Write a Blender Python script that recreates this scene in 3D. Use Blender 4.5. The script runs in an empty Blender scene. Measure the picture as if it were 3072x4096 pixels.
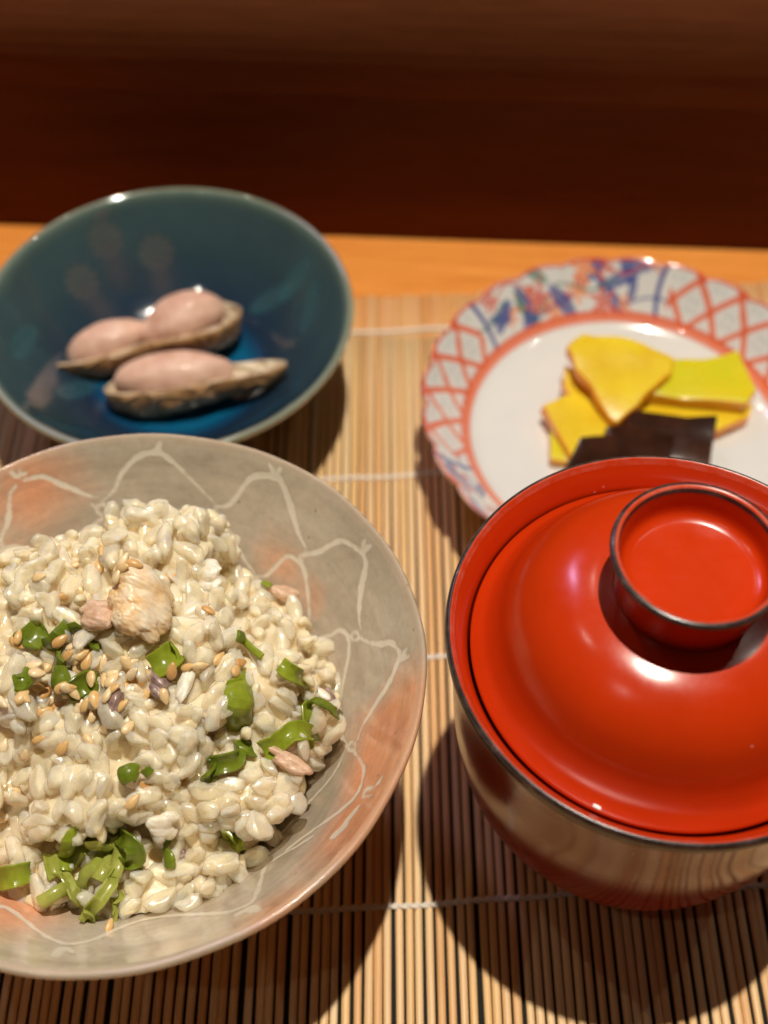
import bpy, bmesh, math, random
import numpy as np
from mathutils import Vector, Matrix, noise
from mathutils.bvhtree import BVHTree

R = math.radians
CM = 0.01
rng = random.Random(11)
nrng = np.random.default_rng(7)
scene = bpy.context.scene
COL = scene.collection

# ------------------------------------------------------------------ camera
CAM_H = 31.0                      # cm above the mat
PITCH = R(53.75)
FPX = 5050.0                      # focal length in photograph pixels (3072 x 4096)
cam_d = bpy.data.cameras.new('camera')
cam_d.sensor_fit = 'VERTICAL'
cam_d.sensor_height = 36.0
cam_d.sensor_width = 27.0
cam_d.lens = FPX / 4096 * 36.0
cam_d.clip_start = 0.01
cam_d.clip_end = 50
cam_d.dof.use_dof = True
cam_d.dof.focus_distance = 0.272
cam_d.dof.aperture_fstop = 8.2
cam = bpy.data.objects.new('camera', cam_d)
COL.objects.link(cam)
cam.location = (0, 0, CAM_H * CM)
cam.rotation_euler = (R(90) - PITCH, 0, 0)
scene.camera = cam

# ------------------------------------------------------------------ world and lamps
world = bpy.data.worlds.new('World')
scene.world = world
world.use_nodes = True
bg = world.node_tree.nodes['Background']
bg.inputs['Color'].default_value = (1.0, 0.74, 0.58, 1)
bg.inputs['Strength'].default_value = 0.022

def lamp(name, kind, loc, energy, color, size, target=None, spot=None, size_y=None):
    d = bpy.data.lights.new(name, kind)
    d.energy = energy
    d.color = color
    if kind == 'AREA':
        d.shape = 'RECTANGLE'
        d.size = size * CM
        d.size_y = (size_y or size) * CM
    else:
        d.shadow_soft_size = size * CM
    if kind == 'SPOT':
        d.spot_size = R(spot)
        d.spot_blend = 0.6
    o = bpy.data.objects.new(name, d)
    COL.objects.link(o)
    o.location = Vector(loc) * CM
    if target is not None:
        v = (Vector(target) - Vector(loc))
        o.rotation_euler = v.to_track_quat('-Z', 'Y').to_euler()
    return o

WARM = (1.0, 0.92, 0.79)
lamp('ceiling_spot', 'SPOT', (9.6, 29.0, 158.0), 102.0, WARM, 1.5, (0, 18, 0), 62)
# the room's other, much weaker ceiling downlights (seen as small glints in the glazes)
lamp('ceiling_downlight', 'SPOT', (-78, 60, 190), 4.0, WARM, 1.2, (0, 20, 0), 60)
lamp('ceiling_downlight', 'SPOT', (95, 75, 190), 4.0, WARM, 1.2, (0, 20, 0), 60)
lamp('ceiling_downlight', 'SPOT', (-20, 150, 200), 4.0, WARM, 1.2, (0, 20, 0), 60)
lamp('ceiling_downlight', 'SPOT', (-60, -40, 190), 3.0, WARM, 1.2, (0, 20, 0), 60)
lamp('window_light', 'AREA', (-48, 112, 112), 2.2, (0.74, 0.58, 1.0), 7, (2, 16, 8), None, 30)

vs = scene.view_settings
vs.view_transform = 'Standard'
vs.look = 'None'
vs.exposure = 0.0
vs.gamma = 1.0
vs.use_curve_mapping = False
scene.cycles.max_bounces = 12
scene.cycles.diffuse_bounces = 6
scene.cycles.transparent_max_bounces = 24
scene.cycles.caustics_reflective = False
scene.cycles.caustics_refractive = False
scene.cycles.sample_clamp_indirect = 4.0

# ------------------------------------------------------------------ helpers
FW = Vector((0, math.cos(PITCH), -math.sin(PITCH)))
UP = Vector((0, math.sin(PITCH), math.cos(PITCH)))
RT = Vector((1, 0, 0))
EYE = Vector((0, 0, CAM_H))

def pray(px, py):
    """direction of sight through a photograph pixel (cm space)"""
    return (FW + RT * ((px - 1536) / FPX) + UP * ((2048 - py) / FPX)).normalized()

def on_z(px, py, z):
    d = pray(px, py)
    return EYE + d * ((z - CAM_H) / d.z)

def to_px(p):
    v = Vector(p) - EYE
    d = v.dot(FW)
    return 1536 + FPX * v.dot(RT) / d, 2048 - FPX * v.dot(UP) / d

def in_frame(p, m=30):
    x, y = to_px(p)
    return -m < x < 3072 + m and -m < y < 4096 + m

def tag(o, label=None, cat=None, group=None, kind=None):
    if label: o['label'] = label
    if cat: o['category'] = cat
    if group: o['group'] = group
    if kind: o['kind'] = kind
    return o

def empty(name, loc=(0, 0, 0)):
    o = bpy.data.objects.new(name, None)
    o.empty_display_size = 0.01
    COL.objects.link(o)
    o.location = Vector(loc) * CM
    return o

def link(name, me, mat=None, parent=None, smooth=True):
    if mat: me.materials.append(mat)
    if smooth:
        me.polygons.foreach_set('use_smooth', [True] * len(me.polygons))
    o = bpy.data.objects.new(name, me)
    COL.objects.link(o)
    if parent: o.parent = parent
    return o

def mesh_np(name, V, F):
    """V in cm"""
    me = bpy.data.meshes.new(name)
    me.from_pydata((np.asarray(V, float) * CM).tolist(), [], [tuple(int(i) for i in f) for f in F])
    me.validate()
    me.update()
    return me

def col_attr(me, name, arr):
    a = me.color_attributes.new(name, 'FLOAT_COLOR', 'POINT')
    arr = np.asarray(arr, np.float32)
    if arr.shape[1] == 3:
        arr = np.c_[arr, np.ones(len(arr), np.float32)]
    a.data.foreach_set('color', arr.ravel())

def flt_attr(me, name, arr):
    a = me.attributes.new(name, 'FLOAT', 'POINT')
    a.data.foreach_set('value', np.asarray(arr, np.float32).ravel())

def catmull(pts, n):
    P = np.array(pts, float)
    P = np.vstack([2 * P[0] - P[1], P, 2 * P[-1] - P[-2]])
    out = []
    for i in range(1, len(P) - 2):
        for t in np.linspace(0, 1, n, endpoint=False):
            a, b, c, d = P[i - 1], P[i], P[i + 1], P[i + 2]
            out.append(0.5 * ((2 * b) + (c - a) * t + (2 * a - 5 * b + 4 * c - d) * t * t + (3 * b - a - 3 * c + d) * t ** 3))
    out.append(P[-2])
    return np.array(out)

def resample(pts, step):
    P = np.array(pts, float)
    s = np.r_[0, np.cumsum(np.linalg.norm(np.diff(P, axis=0), axis=1))]
    n = max(2, int(s[-1] / step) + 1)
    u = np.linspace(0, s[-1], n)
    return np.c_[[np.interp(u, s, P[:, k]) for k in range(P.shape[1])]].T

def revolve(prof, nseg, fn=None):
    """prof (n,2) r,z ; returns V (n*nseg,3), F, theta grid, profile index grid"""
    prof = np.array(prof, float)
    n = len(prof)
    th = np.arange(nseg) * 2 * np.pi / nseg
    T, I = np.meshgrid(th, np.arange(n))
    rr = np.repeat(prof[:, :1], nseg, 1)
    zz = np.repeat(prof[:, 1:], nseg, 1)
    if fn is not None:
        rr, zz = fn(T, rr, zz, I)
    V = np.stack([rr * np.cos(T), rr * np.sin(T), zz], -1).reshape(-1, 3)
    idx = np.arange(n * nseg).reshape(n, nseg)
    a = idx[:-1]; b = idx[1:]
    F = np.stack([a, np.roll(a, -1, 1), np.roll(b, -1, 1), b], -1).reshape(-1, 4).tolist()
    if prof[0, 0] < 0.05: F.append(idx[0][::-1].tolist())
    if prof[-1, 0] < 0.05: F.append(idx[-1].tolist())
    return V, F, T.ravel(), I.ravel()

def vnoise(P, scale, seed=0.0):
    return np.array([noise.noise(Vector((p[0] * scale + seed, p[1] * scale - seed, p[2] * scale + 2.3 * seed))) for p in P])

# ------------------------------------------------------------------ materials
def new_mat(name):
    m = bpy.data.materials.new(name)
    m.use_nodes = True
    nt = m.node_tree
    return m, nt, nt.nodes, nt.links, nt.nodes['Principled BSDF']

def N(ns, t, **kw):
    n = ns.new(t)
    for k, v in kw.items():
        if k in n.inputs: n.inputs[k].default_value = v
        else: setattr(n, k, v)
    return n

def noise_node(ns, ls, scale, detail=4, rough=0.55, vec=None, stretch=None, coord='Object'):
    tc = ns.new('ShaderNodeTexCoord')
    mp = ns.new('ShaderNodeMapping')
    if stretch: mp.inputs['Scale'].default_value = stretch
    ls.new(tc.outputs[coord], mp.inputs['Vector'])
    n = ns.new('ShaderNodeTexNoise')
    n.inputs['Scale'].default_value = scale
    n.inputs['Detail'].default_value = detail
    n.inputs['Roughness'].default_value = rough
    ls.new(mp.outputs[0], n.inputs['Vector'])
    return n

def ramp(ns, ls, src, stops):
    r = ns.new('ShaderNodeValToRGB')
    el = r.color_ramp.elements
    while len(el) < len(stops): el.new(0.5)
    for e, (p, c) in zip(el, stops):
        e.position = p
        e.color = (*c, 1) if len(c) == 3 else c
    ls.new(src, r.inputs[0])
    return r

def mix(ns, ls, a, b, fac, mode='MIX'):
    m = ns.new('ShaderNodeMix')
    m.data_type = 'RGBA'
    m.blend_type = mode
    for sock, v in ((m.inputs[6], a), (m.inputs[7], b)):
        if hasattr(v, 'links') or isinstance(v, bpy.types.NodeSocket): ls.new(v, sock)
        else: sock.default_value = (*v, 1)
    if isinstance(fac, bpy.types.NodeSocket): ls.new(fac, m.inputs[0])
    else: m.inputs[0].default_value = fac
    return m.outputs[2]

def bump(ns, ls, src, bs, strength=0.3, dist=0.001):
    b = ns.new('ShaderNodeBump')
    b.inputs['Strength'].default_value = strength
    b.inputs['Distance'].default_value = dist
    ls.new(src, b.inputs['Height'])
    ls.new(b.outputs[0], bs.inputs['Normal'])
    return b

def attr(ns, name):
    a = ns.new('ShaderNodeAttribute')
    a.attribute_name = name
    return a

def math_n(ns, ls, op, a, b=None):
    m = ns.new('ShaderNodeMath')
    m.operation = op
    for s, v in ((m.inputs[0], a), (m.inputs[1], b)):
        if v is None: continue
        if isinstance(v, bpy.types.NodeSocket): ls.new(v, s)
        else: s.default_value = v
    return m.outputs[0]

def wood(name, c1, c2, c3, rough, stretch=(3, 60, 60), scale=1.0, spec=0.4):
    m, nt, ns, ls, bs = new_mat(name)
    n1 = noise_node(ns, ls, 4 * scale, 6, 0.6, stretch=stretch)
    n2 = noise_node(ns, ls, 25 * scale, 5, 0.6, stretch=(stretch[0], stretch[1] * 1.5, stretch[2] * 1.5))
    r = ramp(ns, ls, n1.outputs[0], [(0.3, c1), (0.5, c2), (0.72, c3)])
    r2 = ramp(ns, ls, n2.outputs[0], [(0.35, (0.72, 0.68, 0.62)), (0.6, (1, 1, 1))])
    c = mix(ns, ls, r.outputs[0], r2.outputs[0], 0.6, 'MULTIPLY')
    ls.new(c, bs.inputs['Base Color'])
    bs.inputs['Roughness'].default_value = rough
    bs.inputs['Specular IOR Level'].default_value = spec
    bump(ns, ls, n2.outputs[0], bs, 0.15, 0.0004)
    return m

def translucent(m, col_socket, amount, tint=(1, 1, 1)):
    nt = m.node_tree; ns = nt.nodes; ls = nt.links
    bs = ns['Principled BSDF']; out = ns['Material Output']
    tr = ns.new('ShaderNodeBsdfTranslucent')
    c = mix(ns, ls, col_socket, tint, 1.0, 'MULTIPLY')
    ls.new(c, tr.inputs['Color'])
    mx = ns.new('ShaderNodeMixShader'); mx.inputs[0].default_value = amount
    ls.new(bs.outputs[0], mx.inputs[1]); ls.new(tr.outputs[0], mx.inputs[2])
    ls.new(mx.outputs[0], out.inputs['Surface'])

M = {}
M['table'] = wood('table_wood', (0.70, 0.235, 0.042), (0.80, 0.29, 0.055), (0.86, 0.35, 0.075), 0.35)
M['riser'] = wood('dark_wood', (0.125, 0.040, 0.015), (0.145, 0.047, 0.018), (0.165, 0.054, 0.021), 0.6, (2, 22, 22), 1.0, 0.0)

def bamboo():
    m, nt, ns, ls, bs = new_mat('bamboo')
    oi = ns.new('ShaderNodeObjectInfo')
    r = ramp(ns, ls, oi.outputs['Random'], [(0.0, (0.80, 0.46, 0.20)), (0.3, (0.86, 0.54, 0.26)), (0.6, (0.90, 0.62, 0.34)), (0.85, (0.87, 0.56, 0.25)), (1.0, (0.92, 0.68, 0.40))])
    tc = ns.new('ShaderNodeTexCoord')
    ad = ns.new('ShaderNodeVectorMath'); ad.operation = 'MULTIPLY_ADD'
    cb = ns.new('ShaderNodeCombineXYZ')
    for k in range(3): ls.new(oi.outputs['Random'], cb.inputs[k])
    ls.new(tc.outputs['Object'], ad.inputs[0])
    ad.inputs[1].default_value = (2600, 35, 2600)
    sc = ns.new('ShaderNodeVectorMath'); sc.operation = 'SCALE'
    ls.new(cb.outputs[0], sc.inputs[0]); sc.inputs['Scale'].default_value = 97
    ls.new(sc.outputs[0], ad.inputs[2])
    n = ns.new('ShaderNodeTexNoise'); n.inputs['Scale'].default_value = 1.0; n.inputs['Detail'].default_value = 4
    ls.new(ad.outputs[0], n.inputs['Vector'])
    r2 = ramp(ns, ls, n.outputs[0], [(0.3, (0.78, 0.70, 0.58)), (0.55, (1, 1, 1)), (0.8, (1.0, 0.95, 0.86))])
    c = mix(ns, ls, r.outputs[0], r2.outputs[0], 0.75, 'MULTIPLY')
    # patchy large-scale toning along each stick
    n3 = noise_node(ns, ls, 30, 3, 0.5, coord='Generated', stretch=(1, 0.25, 1))
    ls.new(c, bs.inputs['Base Color'])
    bs.inputs['Roughness'].default_value = 0.42
    bs.inputs['Specular IOR Level'].default_value = 0.35
    bump(ns, ls, n.outputs[0], bs, 0.35, 0.00025)
    return m
M['bamboo'] = bamboo()

def simple(name, col, rough=0.5, spec=0.5, sss=0.0, sssr=(0.3, 0.2, 0.1), var=0.12, vscale=300, bmp=0.0, coat=0.0, bd=0.0005):
    m, nt, ns, ls, bs = new_mat(name)
    n = noise_node(ns, ls, vscale, 4)
    lo = tuple(c * (1 - var) for c in col); hi = tuple(min(1, c * (1 + var)) for c in col)
    r = ramp(ns, ls, n.outputs[0], [(0.3, lo), (0.7, hi)])
    ls.new(r.outputs[0], bs.inputs['Base Color'])
    bs.inputs['Roughness'].default_value = rough
    bs.inputs['Specular IOR Level'].default_value = spec
    if sss:
        bs.inputs['Subsurface Weight'].default_value = sss
        bs.inputs['Subsurface Radius'].default_value = sssr
        bs.inputs['Subsurface Scale'].default_value = 0.01
    if coat:
        bs.inputs['Coat Weight'].default_value = coat
        bs.inputs['Coat Roughness'].default_value = 0.05
    if bmp: bump(ns, ls, n.outputs[0], bs, bmp, bd)
    return m

M['thread'] = simple('cotton', (0.80, 0.72, 0.62), 0.9, 0.1, bmp=0.6, vscale=1800, bd=0.0003)

def lacquer(name, col, rough=0.13, ior=1.6, dust=0.25, bmp=0.06):
    m, nt, ns, ls, bs = new_mat(name)
    n = noise_node(ns, ls, 40, 4)
    lo = tuple(c * 0.9 for c in col)
    r = ramp(ns, ls, n.outputs[0], [(0.35, lo), (0.65, col)])
    vo = ns.new('ShaderNodeTexVoronoi'); vo.inputs['Scale'].default_value = 210
    tc = ns.new('ShaderNodeTexCoord'); ls.new(tc.outputs['Object'], vo.inputs['Vector'])
    sp = ramp(ns, ls, vo.outputs['Distance'], [(0.035, (1, 1, 1)), (0.06, (0, 0, 0))])
    nm = noise_node(ns, ls, 75, 3)
    dm = math_n(ns, ls, 'MULTIPLY', sp.outputs[0], math_n(ns, ls, 'GREATER_THAN', nm.outputs[0], 0.6))
    ls.new(mix(ns, ls, r.outputs[0], (0.75, 0.45, 0.38), math_n(ns, ls, 'MULTIPLY', dm, 0.6)), bs.inputs['Base Color'])
    n2 = noise_node(ns, ls, 150, 6, 0.7)
    rr = ramp(ns, ls, n2.outputs[0], [(0.4, (rough,) * 3), (0.8, (rough + dust * 0.4,) * 3)])
    ls.new(rr.outputs[0], bs.inputs['Roughness'])
    bs.inputs['IOR'].default_value = ior
    bump(ns, ls, n.outputs[0], bs, bmp, 0.0006)
    return m
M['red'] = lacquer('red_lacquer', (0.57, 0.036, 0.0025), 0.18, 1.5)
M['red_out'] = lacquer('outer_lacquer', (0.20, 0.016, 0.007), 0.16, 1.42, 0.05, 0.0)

def worn_edge():
    m, nt, ns, ls, bs = new_mat('worn_dark_edge')
    n = noise_node(ns, ls, 350, 5, 0.65)
    r = ramp(ns, ls, n.outputs[0], [(0.42, (0.030, 0.018, 0.016)), (0.62, (0.075, 0.05, 0.045)), (0.74, (0.22, 0.11, 0.08))])
    ls.new(r.outputs[0], bs.inputs['Base Color'])
    bs.inputs['Roughness'].default_value = 0.3
    bump(ns, ls, n.outputs[0], bs, 0.2, 0.0003)
    return m
M['edge'] = worn_edge()

# ------------------------------------------------------------------ the table and the raised counter behind it
Z_T = -0.15            # table top (the mat's upper face is z = 0)
EDGE_YAW = R(-2.9)

def box_mesh(name, x0, x1, y0, y1, z0, z1, bev=0.1):
    bm = bmesh.new()
    bmesh.ops.create_cube(bm, size=1)
    for v in bm.verts:
        v.co = Vector(((x0 if v.co.x < 0 else x1), (y0 if v.co.y < 0 else y1), (z0 if v.co.z < 0 else z1))) * CM
    if bev: bmesh.ops.bevel(bm, geom=bm.edges[:], offset=bev * CM, segments=2, affect='EDGES')
    me = bpy.data.meshes.new(name)
    bm.to_mesh(me); bm.free()
    return me

t = link('table', box_mesh('table', -70, 70, -45, 0, -4, 0, 0.05), M['table'], None, False)
t.location = Vector((0, 35.25, Z_T)) * CM
t.rotation_euler.z = EDGE_YAW
tag(t, kind='structure')

# raised counter: a flat recessed riser and, above it, a thick ledge with a rounded nose
cw = empty('counter', (0, 35.25, 0))
cw.rotation_euler.z = EDGE_YAW
tag(cw, kind='structure')
link('riser_board', box_mesh('riser_board', -70, 70, 0.02, 2.0, -4, 6.4, 0), M['riser'], cw, False)
pr = []
for k in range(0, 25):
    a = R(192.5 - k / 24 * 100)
    pr.append((5.7 + 6.0 * math.cos(a), 7.2 + 6.0 * math.sin(a)))
pr += [(30, 13.2), (30, 5.9)]
V = []; F = []
for x in (-70, 70):
    V += [(x, y, z) for y, z in pr]
n = len(pr)
for i in range(n): F.append((i, (i + 1) % n, n + (i + 1) % n, n + i))
F.append(tuple(range(n))[::-1]); F.append(tuple(range(n, 2 * n)))
link('ledge_board', mesh_np('ledge_board', V, F), M['riser'], cw, False)

# ------------------------------------------------------------------ bamboo mat
mat = empty('bamboo_mat', (0, 18, Z_T))
tag(mat, 'slatted natural bamboo place mat tied with white cotton threads', 'place mat')
MY = R(3.4)                       # the tie threads run a little askew to the picture
PITCHS = 0.2555
def top_y(x): return 32.02 + math.tan(R(3.1)) * (x + 0.5)
slat_mesh = []
for k in range(14):
    r_ = random.Random(100 + k)
    L = 33.0
    w = r_.uniform(0.188, 0.212) / 2
    h = r_.uniform(0.115, 0.14)
    prof = [(-w, 0), (-w, h * 0.55), (-w * 0.72, h * 0.92), (0, h), (w * 0.72, h * 0.92), (w, h * 0.55), (w, 0)]
    ns_ = 9
    V = []; F = []
    ph = r_.uniform(0, 6.28); amp = r_.uniform(0.0, 0.015)
    kink = [r_.uniform(-0.007, 0.007) for _ in range(ns_)]
    for i in range(ns_):
        y = -L * i / (ns_ - 1)
        dx = amp * math.sin(ph + y * 0.3) + kink[i]
        dz = 0.008 * math.sin(ph * 2 + y * 0.5)
        sw = 1 + 0.05 * math.sin(ph + i * 2.1)
        V += [(px * sw + dx, y, max(0, pz + dz * (pz > 0))) for px, pz in prof]
    n = len(prof)
    for i in range(ns_ - 1):
        for j in range(n):
            a = i * n + j; b = i * n + (j + 1) % n
            F.append((a, b, b + n, a + n))
    F.append(tuple(range(n))[::-1]); F.append(tuple(range((ns_ - 1) * n, ns_ * n)))
    me = mesh_np('slat', V, F)
    me.materials.append(M['bamboo'])
    slat_mesh.append(me)
i = 0
x = -17.6
slat_x = []
while x < 18.2:
    o = bpy.data.objects.new('slat', slat_mesh[rng.randrange(14)])
    COL.objects.link(o)
    o.parent = mat
    o.location = Vector((x, top_y(x) - 18 + rng.uniform(-0.06, 0.06), 0.008)) * CM
    o.rotation_euler.z = R(rng.gauss(0.15, 0.05))
    for p in o.data.polygons: p.use_smooth = True
    slat_x.append(x)
    x += PITCHS + rng.gauss(0, 0.006)
    if rng.random() < 0.03: x += 0.05

def tube(V, F, pts, rad, ns=6, close=True):
    pts = [Vector(p) for p in pts]
    base = len(V)
    for i, p in enumerate(pts):
        a = pts[max(0, i - 1)]; b = pts[min(len(pts) - 1, i + 1)]
        d = (b - a).normalized()
        u = d.cross(Vector((0, 0, 1)))
        if u.length < 1e-4: u = Vector((1, 0, 0))
        u.normalize(); v = u.cross(d)
        rr = rad[i] if hasattr(rad, '__len__') else rad
        for k in range(ns):
            t = 2 * math.pi * k / ns
            V.append(tuple(p + (u * math.cos(t) + v * math.sin(t)) * rr))
    for i in range(len(pts) - 1):
        for k in range(ns):
            a = base + i * ns + k; b = base + i * ns + (k + 1) % ns
            F.append((a, b, b + ns, a + ns))
    if close:
        F.append(tuple(base + k for k in range(ns))[::-1])
        F.append(tuple(base + (len(pts) - 1) * ns + k for k in range(ns)))

for ty in (30.40, 24.15, 17.62, 10.66, 3.6):
    V = []; F = []
    wob = random.Random(int(ty * 10))
    xs = np.arange(-17.7, 18.3, 0.045)
    dyw = [0.03 * math.sin(q * 0.7 + ty) + 0.02 * math.sin(q * 2.3 + 2 * ty) for q in xs]
    for st in (0, math.pi):
        pts = []
        for q, dw in zip(xs, dyw):
            ph = (q + 17.6) / PITCHS * math.pi * 1.0 + st
            tw = 0.042
            bumpz = 0.135 + 0.02 * math.cos((q + 17.6) / PITCHS * 2 * math.pi)
            yy = ty - 18 + math.tan(MY) * (q - 0.5) + dw
            pts.append((q, yy + tw * math.cos(ph), bumpz + tw * 0.8 * math.sin(ph)))
        tube(V, F, pts, 0.05, 6)
    link('thread', mesh_np('thread', V, F), M['thread'], mat)

bk = link('backing', box_mesh('backing', -17.8, 18.3, -17, 12.2, -0.012, 0.004, 0), simple('dark_backing', (0.012, 0.012, 0.009), 0.7, 0.15), mat, False)

# ------------------------------------------------------------------ rice bowl
RC = Vector((-5.67, 13.47, 0))
RICE_IN = catmull([(0.02, 1.55), (1.2, 1.62), (2.2, 1.98), (3.1, 2.78), (4.0, 3.75), (5.0, 4.98), (5.9, 6.2), (6.36, 6.93)], 10)
LIP = catmull([(6.36, 6.93), (6.44, 7.02), (6.51, 7.05), (6.57, 6.98), (6.56, 6.86), (6.45, 6.66)], 4)
RICE_OUT = catmull([(6.45, 6.66), (5.6, 5.6), (4.6, 4.35), (3.6, 3.05), (2.7, 1.9), (2.35, 1.2), (2.3, 0.75), (2.28, 0.35), (2.2, 0.1)], 6)
FOOT = np.array([(2.2, 0.1), (2.15, 0.04), (1.95, 0.04), (1.9, 0.1), (1.85, 0.7), (1.4, 0.85), (0.02, 0.9)])
def rice_wall_z(r): return np.interp(r, RICE_IN[:, 0], RICE_IN[:, 1])

def hit_rev(prof, c, px, py):
    """point where the sight line through a pixel meets a bowl's inner face"""
    d = pray(px, py); prev = None
    for s in np.arange(14, 50, 0.02):
        p = EYE + d * s
        r = math.hypot(p.x - c.x, p.y - c.y)
        if r < prof[-1, 0] and p.z - c.z < np.interp(r, prof[:, 0], prof[:, 1]):
            return p
    return None

def crop(pts, ox, oy, s): return [(ox + x * s, oy + y * s) for x, y in pts]
A = lambda pts: crop(pts, 0, 1650, 0.663)
B = lambda pts: crop(pts, 1000, 1750, 0.746)
C4 = lambda pts: crop(pts, 0, 2800, 0.844)
def ring_pts(c, r): return [(c[0] + r * math.cos(a), c[1] + r * 1.1 * math.sin(a)) for a in np.linspace(0, 2 * math.pi, 13)]
strokes = [  # (pixels, half width in mm at start, middle, end)
    (A([(95, 440), (60, 500), (50, 640), (10, 740), (-40, 820)]), .5, .9, .5),
    (A([(60, 350), (95, 385), (125, 372), (118, 325)]), .7, .8, .5),
    (A([(135, 375), (160, 365)]), .5, .7, .5),
    (A([(150, 410), (210, 390), (270, 390), (350, 425), (430, 455), (520, 495), (595, 510)]), .6, 1.0, .5),
    (A([(620, 530), (690, 460), (730, 370), (800, 290), (870, 245), (960, 235), (1040, 285), (1120, 360), (1200, 440), (1295, 535)]), .5, 1.1, .5),
    (A([(905, 235), (905, 150)]), 1.0, 1.0, .6), (A([(950, 225), (968, 175)]), 1.0, .9, .5),
    (A(ring_pts((615, 583), 30)), .55, .55, .55), (A([(552, 553), (560, 560)]), .5, .5, .4),
    (A([(1305, 620), (1295, 590), (1310, 565), (1380, 555), (1430, 500), (1480, 430), (1530, 385), (1610, 375), (1659, 390)]), .6, .9, 1.1),
    (A([(1310, 625), (1322, 600), (1312, 590)]), .4, .5, .4),
    (A([(1120, 800), (1145, 750), (1180, 690), (1230, 645), (1290, 635), (1350, 680), (1400, 740), (1440, 820), (1490, 900), (1530, 960)]), .6, .95, .5),
    (A([(-60, 870), (0, 835), (50, 815), (110, 810), (180, 850), (235, 890), (300, 930)]), .6, .9, .5),
    (A([(535, 730), (560, 685), (600, 650), (680, 630)]), .5, .6, .5),
    (A([(5, 770), (15, 810)]), .5, .6, .5),
    (B([(110, 145), (135, 190)]), .9, 1.0, .8), (B([(160, 165), (145, 195)]), .8, 1.0, .8),
    (B([(130, 190), (160, 215), (210, 330), (240, 440), (270, 530), (302, 592)]), 1.0, 1.2, .4),
    (B([(280, 660), (265, 640), (290, 625), (370, 610), (430, 575), (500, 550), (550, 575), (595, 605)]), .7, .9, .8),
    (B([(600, 610), (620, 545)]), 1.1, .9, .6), (B([(610, 605), (652, 572)]), .9, .8, .5),
    (B([(605, 600), (625, 680), (605, 780), (592, 880), (590, 960), (598, 1028)]), 1.0, 1.3, .4),
    (B([(0, 760), (45, 745), (90, 735), (150, 680), (200, 635), (255, 655), (290, 700), (305, 780), (318, 880), (322, 960), (318, 1040)]), .6, .9, .5),
    (B(ring_pts((568, 1062), 20)), .5, .5, .5),
    (B([(590, 1065), (640, 1095), (700, 1105), (760, 1100), (805, 1150)]), .5, .9, .8),
    (B([(800, 1185), (842, 1130)]), 1.0, .9, .5), (B([(805, 1185), (852, 1172)]), .9, .8, .5),
    (B([(800, 1180), (760, 1290), (700, 1390), (640, 1490), (600, 1560), (583, 1615)]), 1.0, 1.0, .4),
    (B([(330, 1110), (370, 1080), (430, 1060), (490, 1030), (530, 1070), (535, 1150), (510, 1280), (485, 1400), (465, 1500)]), .6, .85, .4),
    (B(ring_pts((550, 1655), 20)), .6, .6, .6),
    (B([(562, 1685), (600, 1740), (615, 1790), (600, 1870), (560, 1940), (480, 2010), (380, 2080), (280, 2150), (200, 2212)]), .6, .9, .7),
    (B([(400, 1620), (440, 1565), (470, 1595), (500, 1610), (518, 1650)]), .5, .9, .7),
    (B([(510, 1690), (460, 1790), (400, 1870), (300, 1980), (200, 2090), (130, 2160)]), .4, .7, .4),
    (B([(612, 1930), (630, 1890), (672, 1885)]), .7, .8, .5), (B([(625, 1930), (660, 1925)]), .6, .7, .4),
    (B([(590, 1980), (540, 2040), (490, 2100)]), .8, 1.5, .9),
    (B([(700, 1850), (720, 1815)]), 1.2, 1.2, .6),
    (C4([(1480, 650), (1400, 700), (1330, 740), (1260, 790), (1240, 850), (1200, 950), (1130, 990), (1060, 1010), (960, 1015), (850, 1020), (700, 1035), (560, 1080), (450, 1130), (330, 1150), (250, 1130), (180, 1090), (100, 1030), (40, 990), (0, 980), (-80, 1000)]), .6, 1.0, .8),
    (C4([(1130, 1015), (1180, 990), (1225, 1000)]), 1.2, 1.6, .8),
    (C4([(260, 1205), (300, 1170), (345, 1190)]), 1.3, 1.5, 1.0),
    (C4([(1590, 640), (1640, 600)]), 1.6, 1.8, 1.2),
]
SP = []; SW = []
ring_src = []
for pts, w0, w1, w2 in strokes:
    cp = catmull(pts, 10) if len(pts) > 2 else np.array(pts, float)
    q = [hit_rev(RICE_IN, RC, x, y) for x, y in cp]
    q = np.array([tuple(p) for p in q if p is not None])
    if len(q) < 2: continue
    q = resample(q, 0.045)
    u = np.linspace(0, 1, len(q))
    w = np.interp(u, [0, 0.5, 1], [w0, w1, w2]) * 0.08
    w = w * (1 + 0.28 * vnoise(q, 6.0, 3.0))
    SP.append(q); SW.append(w)
# the net goes on round the part of the bowl that lies outside the picture
base_set = list(zip(SP, SW))
for q, w in base_set:
    ang = math.atan2(q[:, 1].mean() - RC.y, q[:, 0].mean() - RC.x)
    rm = np.hypot(q[:, 0] - RC.x, q[:, 1] - RC.y).mean()
    if -0.6 < ang < 1.6 and rm > 3.2:
        a = R(150); c, s = math.cos(a), math.sin(a)
        d = q - np.array(RC)
        qq = np.c_[d[:, 0] * c - d[:, 1] * s, d[:, 0] * s + d[:, 1] * c, d[:, 2]] + np.array(RC)
        if any(in_frame(v) for v in qq): continue
        SP.append(qq); SW.append(w)
SP = np.vstack(SP) - np.array(RC); SW = np.concatenate(SW)

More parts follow.
